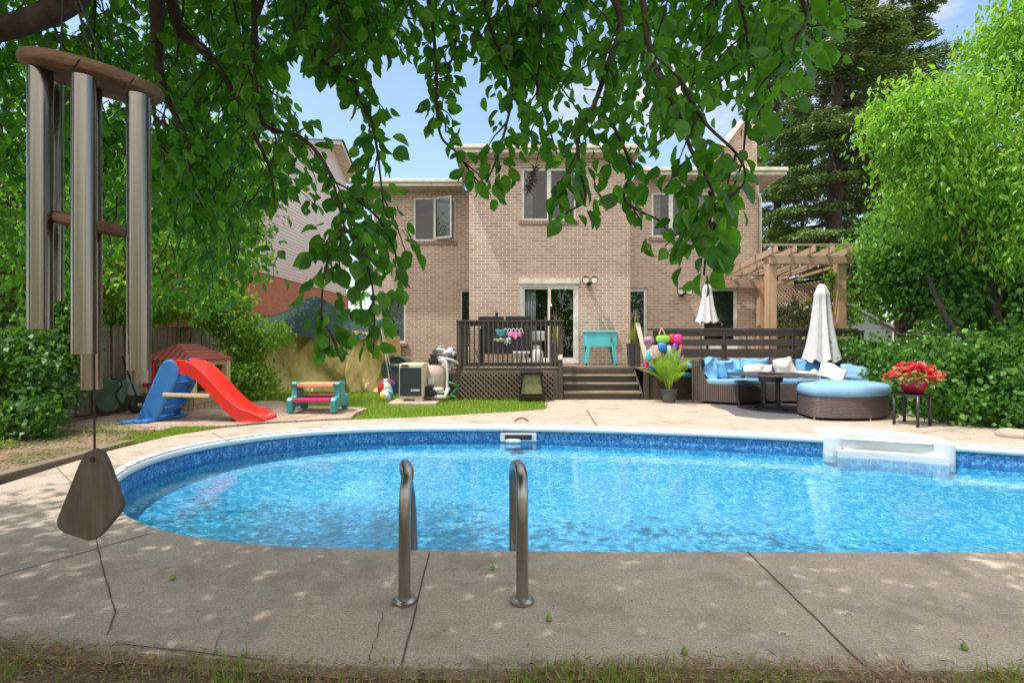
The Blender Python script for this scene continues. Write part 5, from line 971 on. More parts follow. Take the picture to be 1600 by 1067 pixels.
def pillow(c0, w_, h_, t, mat, label, yaw=0, pitch=15, roll=0, name='cushion', seed=0, crump=.02):
    rot = Matrix.Rotation(R(yaw), 3, 'Z') @ Matrix.Rotation(R(-pitch), 3, 'X') @ Matrix.Rotation(R(roll), 3, 'Y'); b_ = MB(); n_ = 16; vs = []; fs = []
    for s_ in (-1, 1):
        for j in range(n_+1):
            for i in range(n_+1):
                u = 2*i/n_-1; v_ = 2*j/n_-1; edge = ((1-u*u)*(1-v_*v_))**.42; pin = 1-.07*(1-abs(u*v_))*(abs(u)+abs(v_))*.5
                q = Vector((u*w_/2*pin, s_*t/2*edge, v_*h_/2*pin)); q += Vector((mnoise.noise(q*5+Vector((seed, 0, 0))), mnoise.noise(q*7+Vector((0, seed, 0))), mnoise.noise(q*5+Vector((0, 0, seed)))))*crump*2; vs.append(Vector(c0)+rot @ q)
    m_ = (n_+1)**2
    for s_ in (0, 1):
        for j in range(n_):
            for i in range(n_): a = s_*m_+j*(n_+1)+i; fs.append((a, a+1, a+n_+2, a+n_+1))
    b_.add(vs, fs); o = b_.build(name, mat, None, smooth=True); tag(o, label, 'cushion', 'loose cushions on the wicker sofa'); return o
pillow(at(1117, 577, 10.62), .52, .44, .17, M['bluec'], 'crumpled bright blue cushion leaning at the left end of the sofa', 20, 14, 8, seed=1, crump=.05); pillow(at(1141, 577, 10.75), .46, .40, .16, M['bluec'], 'second crumpled blue cushion beside the leftmost one', -5, 12, -6, seed=2, crump=.05)
pillow(at(1180, 573, 10.85), .62, .36, .13, M['bluec'], 'blue cushion mostly hidden behind the long white one', 0, 8, seed=3); pillow(at(1184, 580, 10.62), .60, .28, .14, M['whitec'], 'long low off-white cushion in front of the middle blue one', 0, 14, 3, seed=4)
pillow(at(1226, 574, 10.60), .46, .40, .15, M['whitec'], 'upright off-white cushion tilted behind the table edge', 5, 12, -10, seed=5); pillow(at(1263, 573, 10.85), .52, .34, .13, M['bluec'], 'blue cushion behind the white ones under the large parasol', 0, 8, seed=6); pillow(at(1262, 586, 10.50), .50, .22, .16, M['whitec'], 'low plump off-white cushion right of the table', 0, 40, seed=7, crump=.03)
pillow(at(1300, 582, 10.10), .46, .40, .14, M['whitec'], 'large off-white cushion slanting on the right of the sofa', -15, 38, 28, seed=8); pillow(at(1337, 584, 10.15), .52, .36, .15, M['bluec2'], 'plain sky blue cushion at the right end of the sofa', -14, 30, 12, seed=9)
# ottoman
OT = spline([(4.86, 8.42, 0), (5.0, 8.2, 0), (5.55, 8.14, 0), (6.05, 8.32, 0), (6.40, 8.70, 0), (6.42, 9.15, 0), (6.0, 9.45, 0), (5.3, 9.25, 0), (4.98, 8.95, 0)], 5, True)
om = thing('wicker_ottoman', (5.6, 8.8, 0), 'half-moon dark wicker ottoman with a thick blue cushion', 'ottoman')
b = MB(); b.prism([(p.x, p.y) for p in OT], .34, Matrix.Translation((0, 0, .04))); b.build('base', M['wicker'], om, bev=.015); cen_ = Vector((5.6, 8.8, 0))
b = MB(); rows = [(.98, .382), (1.02, .40), (1.04, .45), (1.02, .52), (.97, .555), (.85, .57), (.5, .578)]; vs = [(cen_+(p-cen_)*s_+Vector((0, 0, z))) for s_, z in rows for p in OT]; n_ = len(OT); b.add(vs, [(i*n_+k, i*n_+(k+1) % n_, (i+1)*n_+(k+1) % n_, (i+1)*n_+k) for i in range(len(rows)-1) for k in range(n_)]+[tuple((len(rows)-1)*n_+k for k in range(n_))]); b.build('cushion', M['bluec2'], om, smooth=True)
b = MB()
for p in (OT[2], OT[12], OT[22], OT[38]): q_ = cen_+(p-cen_)*.94; b.tube([(q_.x, q_.y, 0), (q_.x, q_.y, .05)], .02, 8)
b.build('foot', M['steel'], om)
# table
M['dkmetal'] = pm('dark_metal', (.07, .07, .075), .4, .5, bmp=.05); tb = thing('patio_table', (4.75, 9.5, 0), 'dark round metal patio table on a slatted pedestal in front of the sofa', 'table'); c0 = Vector((gx(1204, 9.55), 9.55, 0)); zt_ = .66
b = MB(); b.lathe([(.70, zt_-.02), (.76, zt_-.015), (.77, zt_), (.75, zt_+.008), (.02, zt_+.012)], c0, 40); b.build('tabletop', M['dkmetal'], tb); b = MB(); b.lathe([(.22, .03), (.23, .035), (.02, .04)], c0+Vector((0, 0, zt_-.01)), 30); b.build('lazy_susan', M['dkmetal'], tb)
b = MB(); b.lathe([(.20, zt_-.14), (.22, zt_-.02)], c0, 20)
for k in range(4): a = R(25+k*90); b.tube([c0+Vector((.17*math.cos(a), .17*math.sin(a), zt_-.1)), c0+Vector((.17*math.cos(a), .17*math.sin(a), .10)), c0+Vector((.34*math.cos(a), .34*math.sin(a), .02))], .026, 8)
b.build('pedestal', M['dkmetal'], tb)
# rug
rg = [(gp(x, y).x, gp(x, y).y) for x, y in ((1112, 634.5), (1135, 641), (1150, 650), (1200, 655), (1262, 654), (1300, 652))]+[(6.5, 9.3), (6.5, 10.2), (5.2, 10.6), (3.95, 10.2)]
o = sheet('outdoor_rug', rg, [], .008, pm('rug_grey', (.06, .06, .07), .95, 0, (.13, .13, .15), 30, (.4, .6), (1, 3, 1)), kind=None, thick=.006); tag(o, 'dark grey woven outdoor rug under the table and sofa', 'rug')
# flower stand with pot
fs_ = thing('plant_stand', (6.08, 7.85, 0), 'thin grey metal plant stand with four legs beside the hedge', 'plant stand'); b = MB(); zt2 = .46
cs = [gp(1397, 663), gp(1413, 659), gp(1453, 665), gp(1434, 668)]; tp = [Vector((c_.x*.9+cs[(i+2) % 4].x*.1, c_.y*.9+cs[(i+2) % 4].y*.1, zt2)) for i, c_ in enumerate(cs)]; tp = [Vector((c_.x, c_.y, zt2)) for c_ in cs]
for i in range(4): b.bar(tp[i], tp[(i+1) % 4], .035, .03)
b.add([(p.x, p.y, zt2-.008) for p in tp]+[(p.x, p.y, zt2+.004) for p in tp], [(0, 3, 2, 1), (4, 5, 6, 7)]); b.build('top_frame', M['dkmetal'], fs_)
for c_ in cs: b = MB(); b.tube([(c_.x, c_.y, 0), (c_.x, c_.y, zt2)], .021, 8); b.build('leg', M['dkmetal'], fs_, smooth=True)
pc = Vector((gx(1427, 7.85), 7.85, zt2+.015)); fpot = thing('flower_pot', pc, 'crimson pot of red and pink begonias standing on the metal stand', 'potted flowers')
b = MB(); b.lathe([(.09, 0), (.13, .03), (.18, .12), (.195, .20), (.205, .21), (.20, .225), (.18, .22), (.17, .2)], pc, 28); b.build('pot', pm('crimson_pot', (.50, .02, .08), .35), fpot, smooth=True)
n_ = 420; th = rng.uniform(0, 6.283, n_); rr = np.sqrt(rng.random(n_)); hz = rng.random(n_); pos = np.stack([pc.x+.38*rr*np.cos(th), pc.y+.26*rr*np.sin(th), pc.z+.20+.26*hz*(1-.5*rr**2)-.06*rr], 1)
M['begleaf'] = leafmat('begonia_leaf', (.14, .26, .05), (.38, .30, .16), .3); leafcloud('leaves', pos, np.stack([np.cos(th), np.sin(th), rng.normal(0, .5, n_)], 1), rdir(n_)*.5+[0, -.3, 1], rng.uniform(.05, .09, n_), T_BROAD, M['begleaf'], fpot)
nb_ = 58; bl = MB(); cl = []
th = rng.uniform(0, 6.283, nb_); rr = np.sqrt(rng.random(nb_)); P = []; D_ = []; Nn = []; rn = []
for k in range(nb_):
    c0 = np.array([pc.x+.40*rr[k]*math.cos(th[k]), pc.y-.04+.27*rr[k]*math.sin(th[k]), pc.z+.24+.26*(1-rr[k]**2)*rng.random()+.02]); r_ = rng.random()
    for j in range(12): v = rng.normal(size=3); v /= np.linalg.norm(v); v[2] = abs(v[2])*.6; P.append(c0); D_.append(v); Nn.append(rng.normal(size=3)+[0, -1, 1]); rn.append(r_)
leafcloud('blossoms', P, D_, Nn, .062, T_BROAD, leafmat('petals', (.80, .02, .05), (.85, .12, .18), .3, .5, (.85, .6, .55), (1.3, .6, .6)), fpot, np.array(rn))
# ================================================================== WIND CHIME, right in front of the camera
M['chimew'] = wood('chime_wood', (.24, .14, .085), (.12, .075, .05), .75, (1, 1, 3), .5, 18); M['sailw'] = wood('grey_wood', (.115, .095, .072), (.06, .05, .04), .8, (3, 1, .5), .6, 22)
M['alu'] = pm('brushed_aluminium', (.30, .265, .23), .26, 1., (.24, .21, .18), 60, (.4, .6), (1, 1, .02), .12, 120, bd=.001)
wc = thing('wind_chime', at(142, 122, .92), 'large wind chime of thick metal tubes hanging from a wooden disc', 'wind chime')
c0 = at(149, 124, .92); mt = Matrix.Translation(c0) @ Matrix.Scale(.82, 4) @ Matrix.Rotation(R(10), 4, 'Y') @ Matrix.Rotation(R(7), 4, 'X')
b = MB(); b.lathe([(.112, -.016), (.124, -.008), (.126, .006), (.118, .016)], (0, 0, 0), 48); b.v = [tuple(mt @ Vector(v)) for v in b.v]; b.build('suspension_disc', M['chimew'], wc, smooth=False, bev=.003)
for (px, y0, y1, d, wpx) in ((63, 96, 515, .86, 32), (84, 88, 471, .98, 25), (131, 122, 553, .83, 32), (143, 130, 608, .93, 27), (216, 150, 578, .87, 31), (221, 156, 598, .96, 26)):
    pa, pb_ = at(px, y0, d), at(px, y1, d); r_ = wpx/2/F*d; b = MB(); b.lathe([(r_*.9, .002), (r_, 0), (r_, pa.z-pb_.z), (r_*.9, pa.z-pb_.z)], pb_, 40); o = b.build('tube', M['alu'], wc); o.data.shade_smooth(); o.modifiers.new('e', 'EDGE_SPLIT').split_angle = R(40)
    b = MB(); b.tube([(pa.x-r_*1.02, pa.y-.004, pa.z-.10), (pa.x-r_*1.05, pa.y-.004, pa.z+.01), (pa.x-r_*.4, pa.y, pa.z+.03)], .0012, 5); b.ball((pa.x-r_*1.0, pa.y-.006, pa.z-.10), .004); b.build('cord', M['black'], wc)
s0 = at(148, 352, .92); mt = Matrix.Translation(s0) @ Matrix.Rotation(R(14), 4, 'Y') @ Matrix.Rotation(R(4), 4, 'X'); b = MB(); b.lathe([(.056, -.010), (.063, -.005), (.063, .005), (.056, .010)], (0, 0, 0), 36); b.v = [tuple(mt @ Vector(v)) for v in b.v]; b.build('striker', M['chimew'], wc, bev=.002)
b = MB(); b.tube([at(148, 128, .90), at(149, 352, .90), at(147, 560, .90), at(148, 716, .90)], .0018, 6)
for (px, py) in ((95, 95), (163, 100), (150, 112)): b.tube([at(px, py, .92), at(100, -60, .92)], .0022, 5)
b.tube([at(100, -60, .92), at(96, -120, .92)], .004, 6); b.build('cord', M['black'], wc)
pts = [(150, 700), (163, 706), (171, 722), (190, 775), (194, 788), (190, 800), (163, 832), (152, 841), (140, 843), (103, 830), (94, 822), (93, 810), (128, 722), (137, 706)]; pts = [(gx(x, .9), gz(y, .9)) for x, y in pts]
b = MB(); b.prism(pts, .013, Matrix.Translation((0, .906, 0)) @ Matrix.Rotation(R(90), 4, 'X')); sailo = b.build('sail', M['sailw'], wc, bev=.003); b = MB(); h0 = at(150, 716, .9); b.tube([h0+Vector((0, -.009, 0)), h0+Vector((0, -.004, 0))], .0045, 12); b.build('hole', M['black'], sailo)
# ================================================================== SMALL THINGS ON THE PAVING
M['pear'] = pm('green_pear', (.16, .26, .04), .5, 0, (.22, .30, .06), 20)
for (px, py, lab) in ((770, 890, 'small fallen green pear between the two ladder rails'), (858, 970, 'small fallen green pear beside the right ladder rail foot'), (1507, 1015, 'small fallen green pear near the grass at the right'), (270, 906, 'small fallen green pear with long stalk left of the ladder'), (1070, 1022, 'small dark fallen pear close to the grass tufts')):
    p = gp(px, py); b = MB(); b.lathe([(.002, 0), (.010, .002), (.014, .010), (.012, .020), (.006, .028), (.002, .031)], p, 14); q_ = p+Vector((0, 0, .03)); t = b.build('fallen_pear', M['pear'], None, smooth=True); tag(t, lab, 'pear', 'fallen pears on the paving')
    b = MB(); b.tube([q_, q_+Vector((-.006, 0, .008)), q_+Vector((-.018, .004, .016))], .0014, 5); s_ = b.build('stalk', M['pear'], None); s_.parent = t
rk = MB(); c0 = gp(1585, 684); rk.ball(c0+Vector((.15, .1, .02)), .26, .18, .09, 16, 10, .85); rk.v = [tuple(Vector(v)+Vector((0, 0, mnoise.noise(Vector(v)*7)*.03))) for v in rk.v]; tag(rk.build('edging_stone', pm('pale_stone', (.45, .36, .29), .9), None, smooth=True), 'flat pale stone at the foot of the hedge', 'stone')
M['chip'] = pm('pale_chip', (.6, .58, .53), .7)
for (px, py, lab) in ((1224, 992, 'pale curled blossom scrap lying left of the diagonal joint'), (1326, 961, 'pale papery scrap lying right of the diagonal joint')):
    p = gp(px, py); b = MB(); b.tube(spline([p+Vector((-.022, 0, .004)), p+Vector((0, .012, .01)), p+Vector((.022, 0, .006)), p+Vector((.004, -.012, .006))], 4), .0035, 6); tag(b.build('blossom_scrap', M['chip'], None), lab, 'debris')
# ================================================================== TREES AND SHRUBS
M['bark'] = pm('bark', (.085, .065, .055), .9, 0, (.04, .03, .026), 18, (.35, .65), (1, 1, .3), .8, 40, bd=.01); M['bark_g'] = pm('lichen_bark', (.16, .15, .12), .9, 0, (.06, .05, .045), 14, (.4, .6), (1, 1, .4), .9, 40, bd=.015)
M['pearleaf'] = leafmat('pear_leaf', (.035, .12, .018), (.15, .34, .045), .50, .34, (.30, .42, .06), (1.9, 2.2, .6))
M['ash'] = leafmat('ash_leaf', (.10, .26, .03), (.27, .44, .055), .45, .5, (.50, .16, .04)); M['dleaf'] = leafmat('shrub_leaf', (.06, .18, .035), (.20, .40, .08), .38, .42, (.24, .42, .10))
M['ivy'] = leafmat('ivy', (.05, .085, .025), (.25, .30, .13), .25, .4, (.5, .5, .35)); M['hedge'] = leafmat('hedge_leaf', (.035, .115, .02), (.13, .28, .045), .35, .42, (.36, .50, .10))
M['dleaf2'] = leafmat('deep_shrub_leaf', (.035, .11, .025), (.12, .25, .05), .35, .42, (.2, .36, .08)); M['lshrub'] = leafmat('light_shrub_leaf', (.10, .24, .035), (.28, .42, .07), .42, .5, (.45, .5, .15)); M['needle'] = leafmat('spruce_needles', (.07, .15, .045), (.25, .35, .10), .15, .6, (.16, .11, .05), (1.3, 1.3, .8))
def stick(b, pts, r0, r1, seg=6):
    n_ = len(pts); b.tube(pts, [r0+(r1-r0)*i/(n_-1) for i in range(n_)], seg)
def wobble(a, c_, k, amp):
    a = Vector(a); c_ = Vector(c_); L_ = (c_-a).length; return [a.lerp(c_, i/k)+Vector((random.uniform(-1, 1), random.uniform(-1, 1), random.uniform(-1, 1)))*amp*L_*(0 if i in (0, k) else 1) for i in range(k+1)]
LOWX = [-200, 380, 420, 450, 480, 520, 560, 590, 640, 662, 668, 690, 720, 760, 790, 810, 850, 880, 930, 960, 985, 1000, 1060, 1075, 1110, 1150, 1170, 1180, 1230, 1270, 1310, 1345, 1360]
LOWY = [480, 500, 440, 420, 560, 590, 540, 560, 455, 400, 230, 225, 275, 320, 330, 235, 300, 365, 365, 305, 325, 385, 400, 455, 455, 400, 370, 250, 180, 130, 100, 20, -40]
GAPS = [[(445, 80), (480, 108), (520, 118), (562, 190), (548, 228), (520, 215), (490, 180), (460, 160), (440, 130)], [(575, 112), (600, 98), (662, 92), (664, 200), (704, 228), (706, 285), (625, 285), (616, 170), (582, 150)], [(722, 88), (752, 92), (755, 235), (735, 238), (722, 190)],
        [(1095, 150), (1142, 160), (1145, 222), (1105, 222)], [(800, 238), (858, 232), (868, 348), (800, 348)], [(905, 95), (935, 90), (940, 120), (915, 140)], [(1005, 298), (1070, 300), (1060, 345), (1010, 330)], [(430, 330), (475, 340), (470, 400), (440, 400)]]
def shape_ok(p):
    """the drooping crown's own outline: how low the boughs hang, and the open gaps between them"""
    if p[1] < .5: return True
    x = 800+F*p[0]/p[1]; y = HY-(p[2]-CH)*F/p[1]
    if y < -60: return True
    if x < 430 and mnoise.noise(Vector((x/48, y/48, 2.2))) > .30 and random.random() < .85: return False
    if y > np.interp(x, LOWX, LOWY)+random.gauss(0, 8): return False
    for g_ in GAPS:
        c_ = False; j = len(g_)-1
        for i in range(len(g_)):
            (xi, yi), (xj, yj) = g_[i], g_[j]
            if (yi > y) != (yj > y) and x < (xj-xi)*(y-yi)/(yj-yi)+xi: c_ = not c_
            j = i
        if c_: return random.random() < .05
    return True
class LeafAcc:
    def __init__(s): s.p = []; s.d = []; s.n = []; s.s = []; s.r = []
    def add(s, p, d, nn_, sz, r=None):
        if not shape_ok(p): return
        s.p.append(tuple(p)); s.d.append(tuple(d)); s.n.append(tuple(nn_)); s.s.append(sz); s.r.append(random.random()*.9 if r is None else r)
    def build(s, name, tmpl, mat, par, smooth=False): 
        k = np.array([hash(q) % 3 for q in s.p]); a = [np.array(q) for q in (s.p, s.d, s.n, s.s, s.r)]
        for m_, zf, xf in ((0, 1., 1.), (1, 3.2, .74), (2, -1.8, 1.1)):
            T = (tmpl[0]*[xf, 1, zf], tmpl[1]); q = k == m_; leafcloud(name, a[0][q], a[1][q], a[2][q], a[3][q], T, mat, par, a[4][q], smooth)
# ---------------- the pear tree overhead: trunk left of the camera, boughs drooping round the view
pear = thing('pear_tree', (-2.3, .2, 0), 'old pear tree overhanging the pool with drooping leafy boughs across the top', 'tree')
b = MB(); tr = spline([(-2.35, -.3, -.1), (-2.3, -.25, .8), (-2.2, -.1, 1.8), (-1.9, .2, 2.7), (-1.3, .7, 3.5), (-.6, 1.4, 4.2)], 5); b.tube(tr, [.24-.15*i/(len(tr)-1) for i in range(len(tr))], 14); b.build('trunk', M['bark_g'], pear, smooth=True)
LA = LeafAcc(); BR = MB()
def leafy(path, dens, size=.062, start=.15, spread=.075, big=.0):
    """leaves in small clusters along a twig, hanging"""
    n_ = len(path)
    for i in range(n_-1):
        if i/n_ < start: continue
        a, c_ = path[i], path[i+1]; L_ = (c_-a).length; m_ = L_*dens*1.05; m_ = int(m_)+(random.random() < m_-int(m_)); t = (c_-a).normalized()
        for k in range(m_):
            p = a.lerp(c_, random.random()); side = Vector((random.gauss(0, 1), random.gauss(0, 1), random.gauss(-.2, .7))).normalized(); q_ = p+side*random.uniform(.015, spread)
            d = (side*.6+t*.35+Vector((0, 0, -random.uniform(.1, 1.1)))).normalized(); nn_ = Vector((random.gauss(0, .8), random.gauss(-.5, .8), random.gauss(.6, .7)))
            LA.add(q_, d, nn_, size*1.0*random.choice((random.uniform(.4, .8), random.uniform(.75, 1.15), random.uniform(.75, 1.15))))
def spray(pts, r0=.010, dens=95, twigs=9, tl=.20, size=.062, start=.1, tdens=80):
    """pts = world points of a hanging bough"""
    P = spline(pts, 6); stick(BR, P, r0, .0022, 7); leafy(P, dens, size, start)
    n_ = len(P)
    for k in range(twigs):
        i = int(n_*(start+(1-start)*(k+random.random())/twigs)); i = min(n_-2, i); a = P[i]; t = (P[i+1]-P[i]).normalized(); s_ = Vector((random.gauss(0, 1), random.gauss(0, .7), random.gauss(0, .5))).normalized()
        l = tl*.8*random.uniform(.5, 1.2); q_ = [a, a+(t*.5+s_*.8)*l*.4+Vector((0, 0, -.01)), a+(t*.6+s_*.9)*l*.75+Vector((0, 0, -.05*l/.2)), a+(t*.6+s_*1.0)*l+Vector((0, 0, -.12*l/.2))]
        if not (shape_ok(q_[-1]) and shape_ok(q_[2])): continue
        Q = spline(q_, 4); stick(BR, Q, .0035, .0014, 5); leafy(Q, tdens, size, .1)
def W(lst): return [at(x, y, d) for x, y, d in lst]
# boughs seen against the sky and house
spray(W([(395, -40, 1.9), (400, 80, 1.85), (410, 190, 1.8), (470, 215, 1.75), (510, 260, 1.7), (532, 330, 1.65), (540, 365, 1.6)]), .012, 45, 8, .22, .058, .35, 70)
spray(W([(538, 355, 1.6), (515, 400, 1.55), (505, 440, 1.5), (502, 500, 1.48)]), .005, 95, 5, .10, .058, .0, 90)
spray(W([(538, 355, 1.6), (560, 385, 1.55), (578, 430, 1.5), (585, 490, 1.5), (583, 560, 1.5)]), .005, 85, 5, .10, .058, 0, 90)
spray(W([(540, 300, 1.8), (590, 340, 1.8), (612, 380, 1.75), (625, 420, 1.7), (640, 450, 1.7)]), .005, 75, 5, .12, .056, 0, 80)
spray(W([(500, 490, 1.5), (515, 520, 1.47), (530, 555, 1.45)]), .003, 70, 3, .10, .062, 0, 70)
spray(W([(440, -60, 2.0), (460, 20, 1.9), (470, 60, 1.85), (500, 90, 1.8), (535, 115, 1.75), (560, 150, 1.7), (580, 190, 1.7), (590, 240, 1.7), (600, 330, 1.7)]), .018, 80, 9, .14, .062, .3, 85)
spray(W([(660, -60, 1.8), (676, 40, 1.75), (682, 120, 1.7), (682, 170, 1.7), (690, 215, 1.68), (715, 240, 1.65), (735, 270, 1.62), (750, 300, 1.6)]), .007, 85, 9, .10, .052, .2, 80)
spray(W([(695, -60, 1.9), (712, 60, 1.85), (700, 110, 1.8), (690, 170, 1.8)]), .006, 80, 6, .1, .052, .2, 80)
spray(W([(750, -50, 1.7), (765, 40, 1.65), (785, 90, 1.6), (800, 140, 1.55), (790, 200, 1.5), (775, 250, 1.5), (760, 285, 1.5)]), .007, 80, 8, .11, .054, .1, 80)
spray(W([(930, -50, 1.5), (970, 30, 1.45), (950, 100, 1.42), (930, 160, 1.4), (905, 210, 1.4), (905, 260, 1.38), (915, 310, 1.36), (890, 330, 1.35)]), .010, 75, 11, .14, .056, .1, 85)
spray(W([(1000, -50, 1.4), (1012, 60, 1.38), (1030, 120, 1.35), (1060, 180, 1.3), (1080, 235, 1.28), (1105, 280, 1.25), (1115, 310, 1.22), (1108, 350, 1.2)]), .009, 80, 10, .14, .060, .1, 85)
spray(W([(960, 200, 1.5), (985, 260, 1.45), (975, 310, 1.4), (1000, 330, 1.38), (1030, 345, 1.35), (1045, 365, 1.33)]), .005, 80, 6, .10, .056, 0, 85)
spray(W([(1108, 300, 1.25), (1120, 340, 1.2), (1105, 385, 1.18), (1100, 430, 1.15)]), .004, 75, 4, .08, .062, 0, 75)
spray(W([(1060, 120, 1.3), (1100, 190, 1.28), (1150, 240, 1.27), (1165, 280, 1.25), (1140, 310, 1.25)]), .005, 70, 6, .10, .056, 0, 75)
spray(W([(1140, -50, 1.5), (1165, 40, 1.45), (1170, 120, 1.42), (1165, 200, 1.4), (1160, 260, 1.4)]), .006, 75, 8, .12, .052, .1, 80)
spray(W([(1220, -60, 1.2), (1260, 20, 1.15), (1245, 60, 1.12), (1235, 100, 1.1)]), .006, 75, 5, .10, .058, .1, 75)
spray(W([(1200, -50, 1.35), (1215, 50, 1.3), (1225, 110, 1.28), (1190, 170, 1.3)]), .005, 75, 5, .12, .056, .1, 80)
spray(W([(830, -50, 1.6), (845, 40, 1.6), (840, 130, 1.58), (855, 190, 1.55), (870, 240, 1.5)]), .006, 80, 8, .13, .054, .1, 80)
spray(W([(240, -50, 1.9), (245, 80, 1.9), (260, 150, 1.9), (290, 220, 1.9), (300, 300, 1.9)]), .020, 70, 9, .2, .058, .2, 75)
spray(W([(265, -50, 2.2), (275, 40, 2.1), (310, 75, 2.05), (345, 110, 2.0), (380, 180, 2.0), (420, 260, 2.0), (430, 330, 2.0)]), .022, 60, 10, .22, .058, .2, 75)
spray(W([(430, -60, 1.8), (400, 30, 1.75), (395, 90, 1.7), (408, 170, 1.7)]), .014, 60, 6, .15, .058, .2, 75)
spray(W([(560, -60, 1.9), (575, 30, 1.85), (560, 90, 1.8), (520, 130, 1.8)]), .008, 75, 7, .15, .054, .1, 80)
for k in range(27):   # extra droopers that fill the dense upper left and the top band
    x = random.uniform(-60, 390) if k < 17 else random.choice([random.uniform(440, 560), random.uniform(760, 1230)]); d = random.uniform(1.5, 3.4); L_ = (random.uniform(200, 420) if x < 420 else random.uniform(70, 170)+(70 if x > 850 else 0)); x2 = x+random.uniform(-70, 90)
    spray(W([(x, -90, d), (x*.6+x2*.4, -60+L_*.4, d), (x2, -60+L_*.75, d-.1), (x2+random.uniform(-40, 40), -60+L_, d-.1)]), .006, 50, 9, .24, .058, .05, 70)
# crown volume: upper left mass seen behind, and the canopy overhead (mostly above the frame)
def cluster_fill(n_, fn, size=.062, per=9, rad=.12):
    for k in range(n_):
        c0 = Vector(fn())
        if not shape_ok(c0): continue
        ax = Vector((random.gauss(0, .5), random.gauss(0, .5), -1)).normalized()
        if random.random() < .6: stick(BR, wobble(c0-ax*.18, c0+ax*.1, 3, .08), .004, .0015, 4)
        for j in range(per):
            q_ = c0+Vector((random.gauss(0, 1), random.gauss(0, 1), random.gauss(0, 1)))*rad*.75; d = ((q_-c0).normalized()*.5+Vector((0, 0, -random.uniform(0, 1)))).normalized(); LA.add(q_, d, (random.gauss(0, .7), random.gauss(-.3, .7), random.gauss(.8, .6)), size*random.uniform(.75, 1.15))
def f_left():
    while True:
        x = random.uniform(-80, 440); y = random.uniform(-60, 430); lim = 210+ (190 if x < 380 else 60) + 40*math.sin(x*.02)
        if y < lim and (x > 250 or random.random() < .6) and not (60 < x < 115 and 30 < y < 75): break
    return at(x, y, random.uniform(2.6, 5.0))
def f_top():
    x = random.uniform(420, 1280); lim = 80+30*math.sin(x*.017)+(90 if 850 < x < 1180 else 0)-(35 if 600 < x < 700 else 0); return at(x, random.uniform(-80, lim*random.random()**.6), random.uniform(1.5, 2.8))
def f_mid():
    x = random.uniform(240, 430); return at(x, random.uniform(300, 480), random.uniform(2.8, 4.4))
cluster_fill(1250, f_left, .057); cluster_fill(250, f_top, .058); cluster_fill(60, f_mid, .07)
def f_over():
    while True:
        x = random.uniform(-8, 4); y = random.uniform(-1.5, 4.6); z = random.uniform(2.6, 5.6)
        if z < 1.27+.70*max(y, .3)+.25: continue
        if ((x+2.0)/(5.6 if x < -2 else 4.4))**2+((y-1.8)/2.5)**2 < 1: return (x, y, z)
cluster_fill(2300, f_over, .105, 8, .17)
cluster_fill(1900, lambda: (random.uniform(-6.4, .9), random.uniform(.2, 2.6), random.uniform(3.3, 5.4)), .12, 8, .17)
LA.build('foliage', T_PEAR, M['pearleaf'], pear, True)
for lst, r0, r1 in (([(-1.9, .2, 2.7), (-1.7, 1.0, 3.0), (-1.45, 1.7, 3.2), (-1.0, 2.1, 3.1)], .07, .03), ([(-1.3, .7, 3.5), (-.3, 1.5, 3.4), (.5, 1.8, 3.1), (1.2, 1.7, 2.7)], .06, .02), ([(-1.9, .2, 2.7), (-3.0, 1.6, 3.3), (-3.6, 3.0, 3.5)], .07, .03)):
    stick(BR, spline(lst, 6), r0, r1, 10)
for lst, r0, r1 in (([(250, -60, 1.9), (248, 20, 1.9), (245, 85, 1.92)], .022, .018), ([(255, -60, 2.1), (270, 10, 2.1), (285, 50, 2.1), (320, 80, 2.1), (345, 105, 2.1)], .026, .016), ([(150, -60, 1.5), (110, 0, 1.5), (40, 35, 1.5), (-60, 60, 1.5)], .035, .03)):
    stick(BR, spline(W(lst), 5), r0, r1, 10)
BR.build('branches', M['bark'], pear, smooth=True)
# dried dark blossom cluster hanging from a twig
b = MB(); P = spline(W([(845, 228, 1.45), (838, 255, 1.45), (832, 275, 1.45), (826, 298, 1.45)]), 6); b.tube(P, .0015, 4)
for k in range(120): p = random.choice(P[8:]); v = Vector((random.gauss(0, 1), random.gauss(0, 1), random.gauss(-.5, 1))).normalized(); b.tube([p, p+v*random.uniform(.006, .022)], [.0018, .001], 4)
b.build('dried_cluster', pm('dry_brown', (.10, .085, .075), .9), pear)
# ---------------- generic leafy masses
def mass(blobs, n_, size, tmpl, mat, name, par, droop=.5, shell=.55, up=1.0, clump=.0, hang=0):
    vol = np.array([b_[3]*b_[4]*b_[5] for b_ in blobs])**.8; pr = vol/vol.sum(); idx = rng.choice(len(blobs), n_, p=pr); B = np.array(blobs)[idx]
    u = rng.normal(size=(n_, 3)); u /= np.linalg.norm(u, axis=1, keepdims=True); r_ = shell+(1-shell)*rng.random(n_); r_ = np.where(rng.random(n_) < .3, rng.random(n_)**.5, r_)
    wob_ = 1+.22*np.sin(u[:, 0]*5+idx*1.7)*np.cos(u[:, 2]*6+idx)+.13*np.sin(u[:, 1]*11+idx*3)*np.sin(u[:, 0]*13)
    P = B[:, :3]+u*B[:, 3:6]*(r_*wob_)[:, None]
    if clump:   # snap to clumps so that gaps open between twigs
        k_ = max(20, n_//14); cen = P[rng.choice(n_, k_)]; c_ = cen[rng.integers(0, k_, n_)]; P = c_+rng.normal(size=(n_, 3))*clump
    d = u*.6+rng.normal(size=(n_, 3))*.5; d[:, 2] -= droop; nn_ = u*.7+rng.normal(size=(n_, 3))*.45+[0, 0, up]
    return leafcloud(name, P, d, nn_, size*rng.uniform(.65, 1.25, n_), tmpl, mat, par, rng.random(n_)*.95)
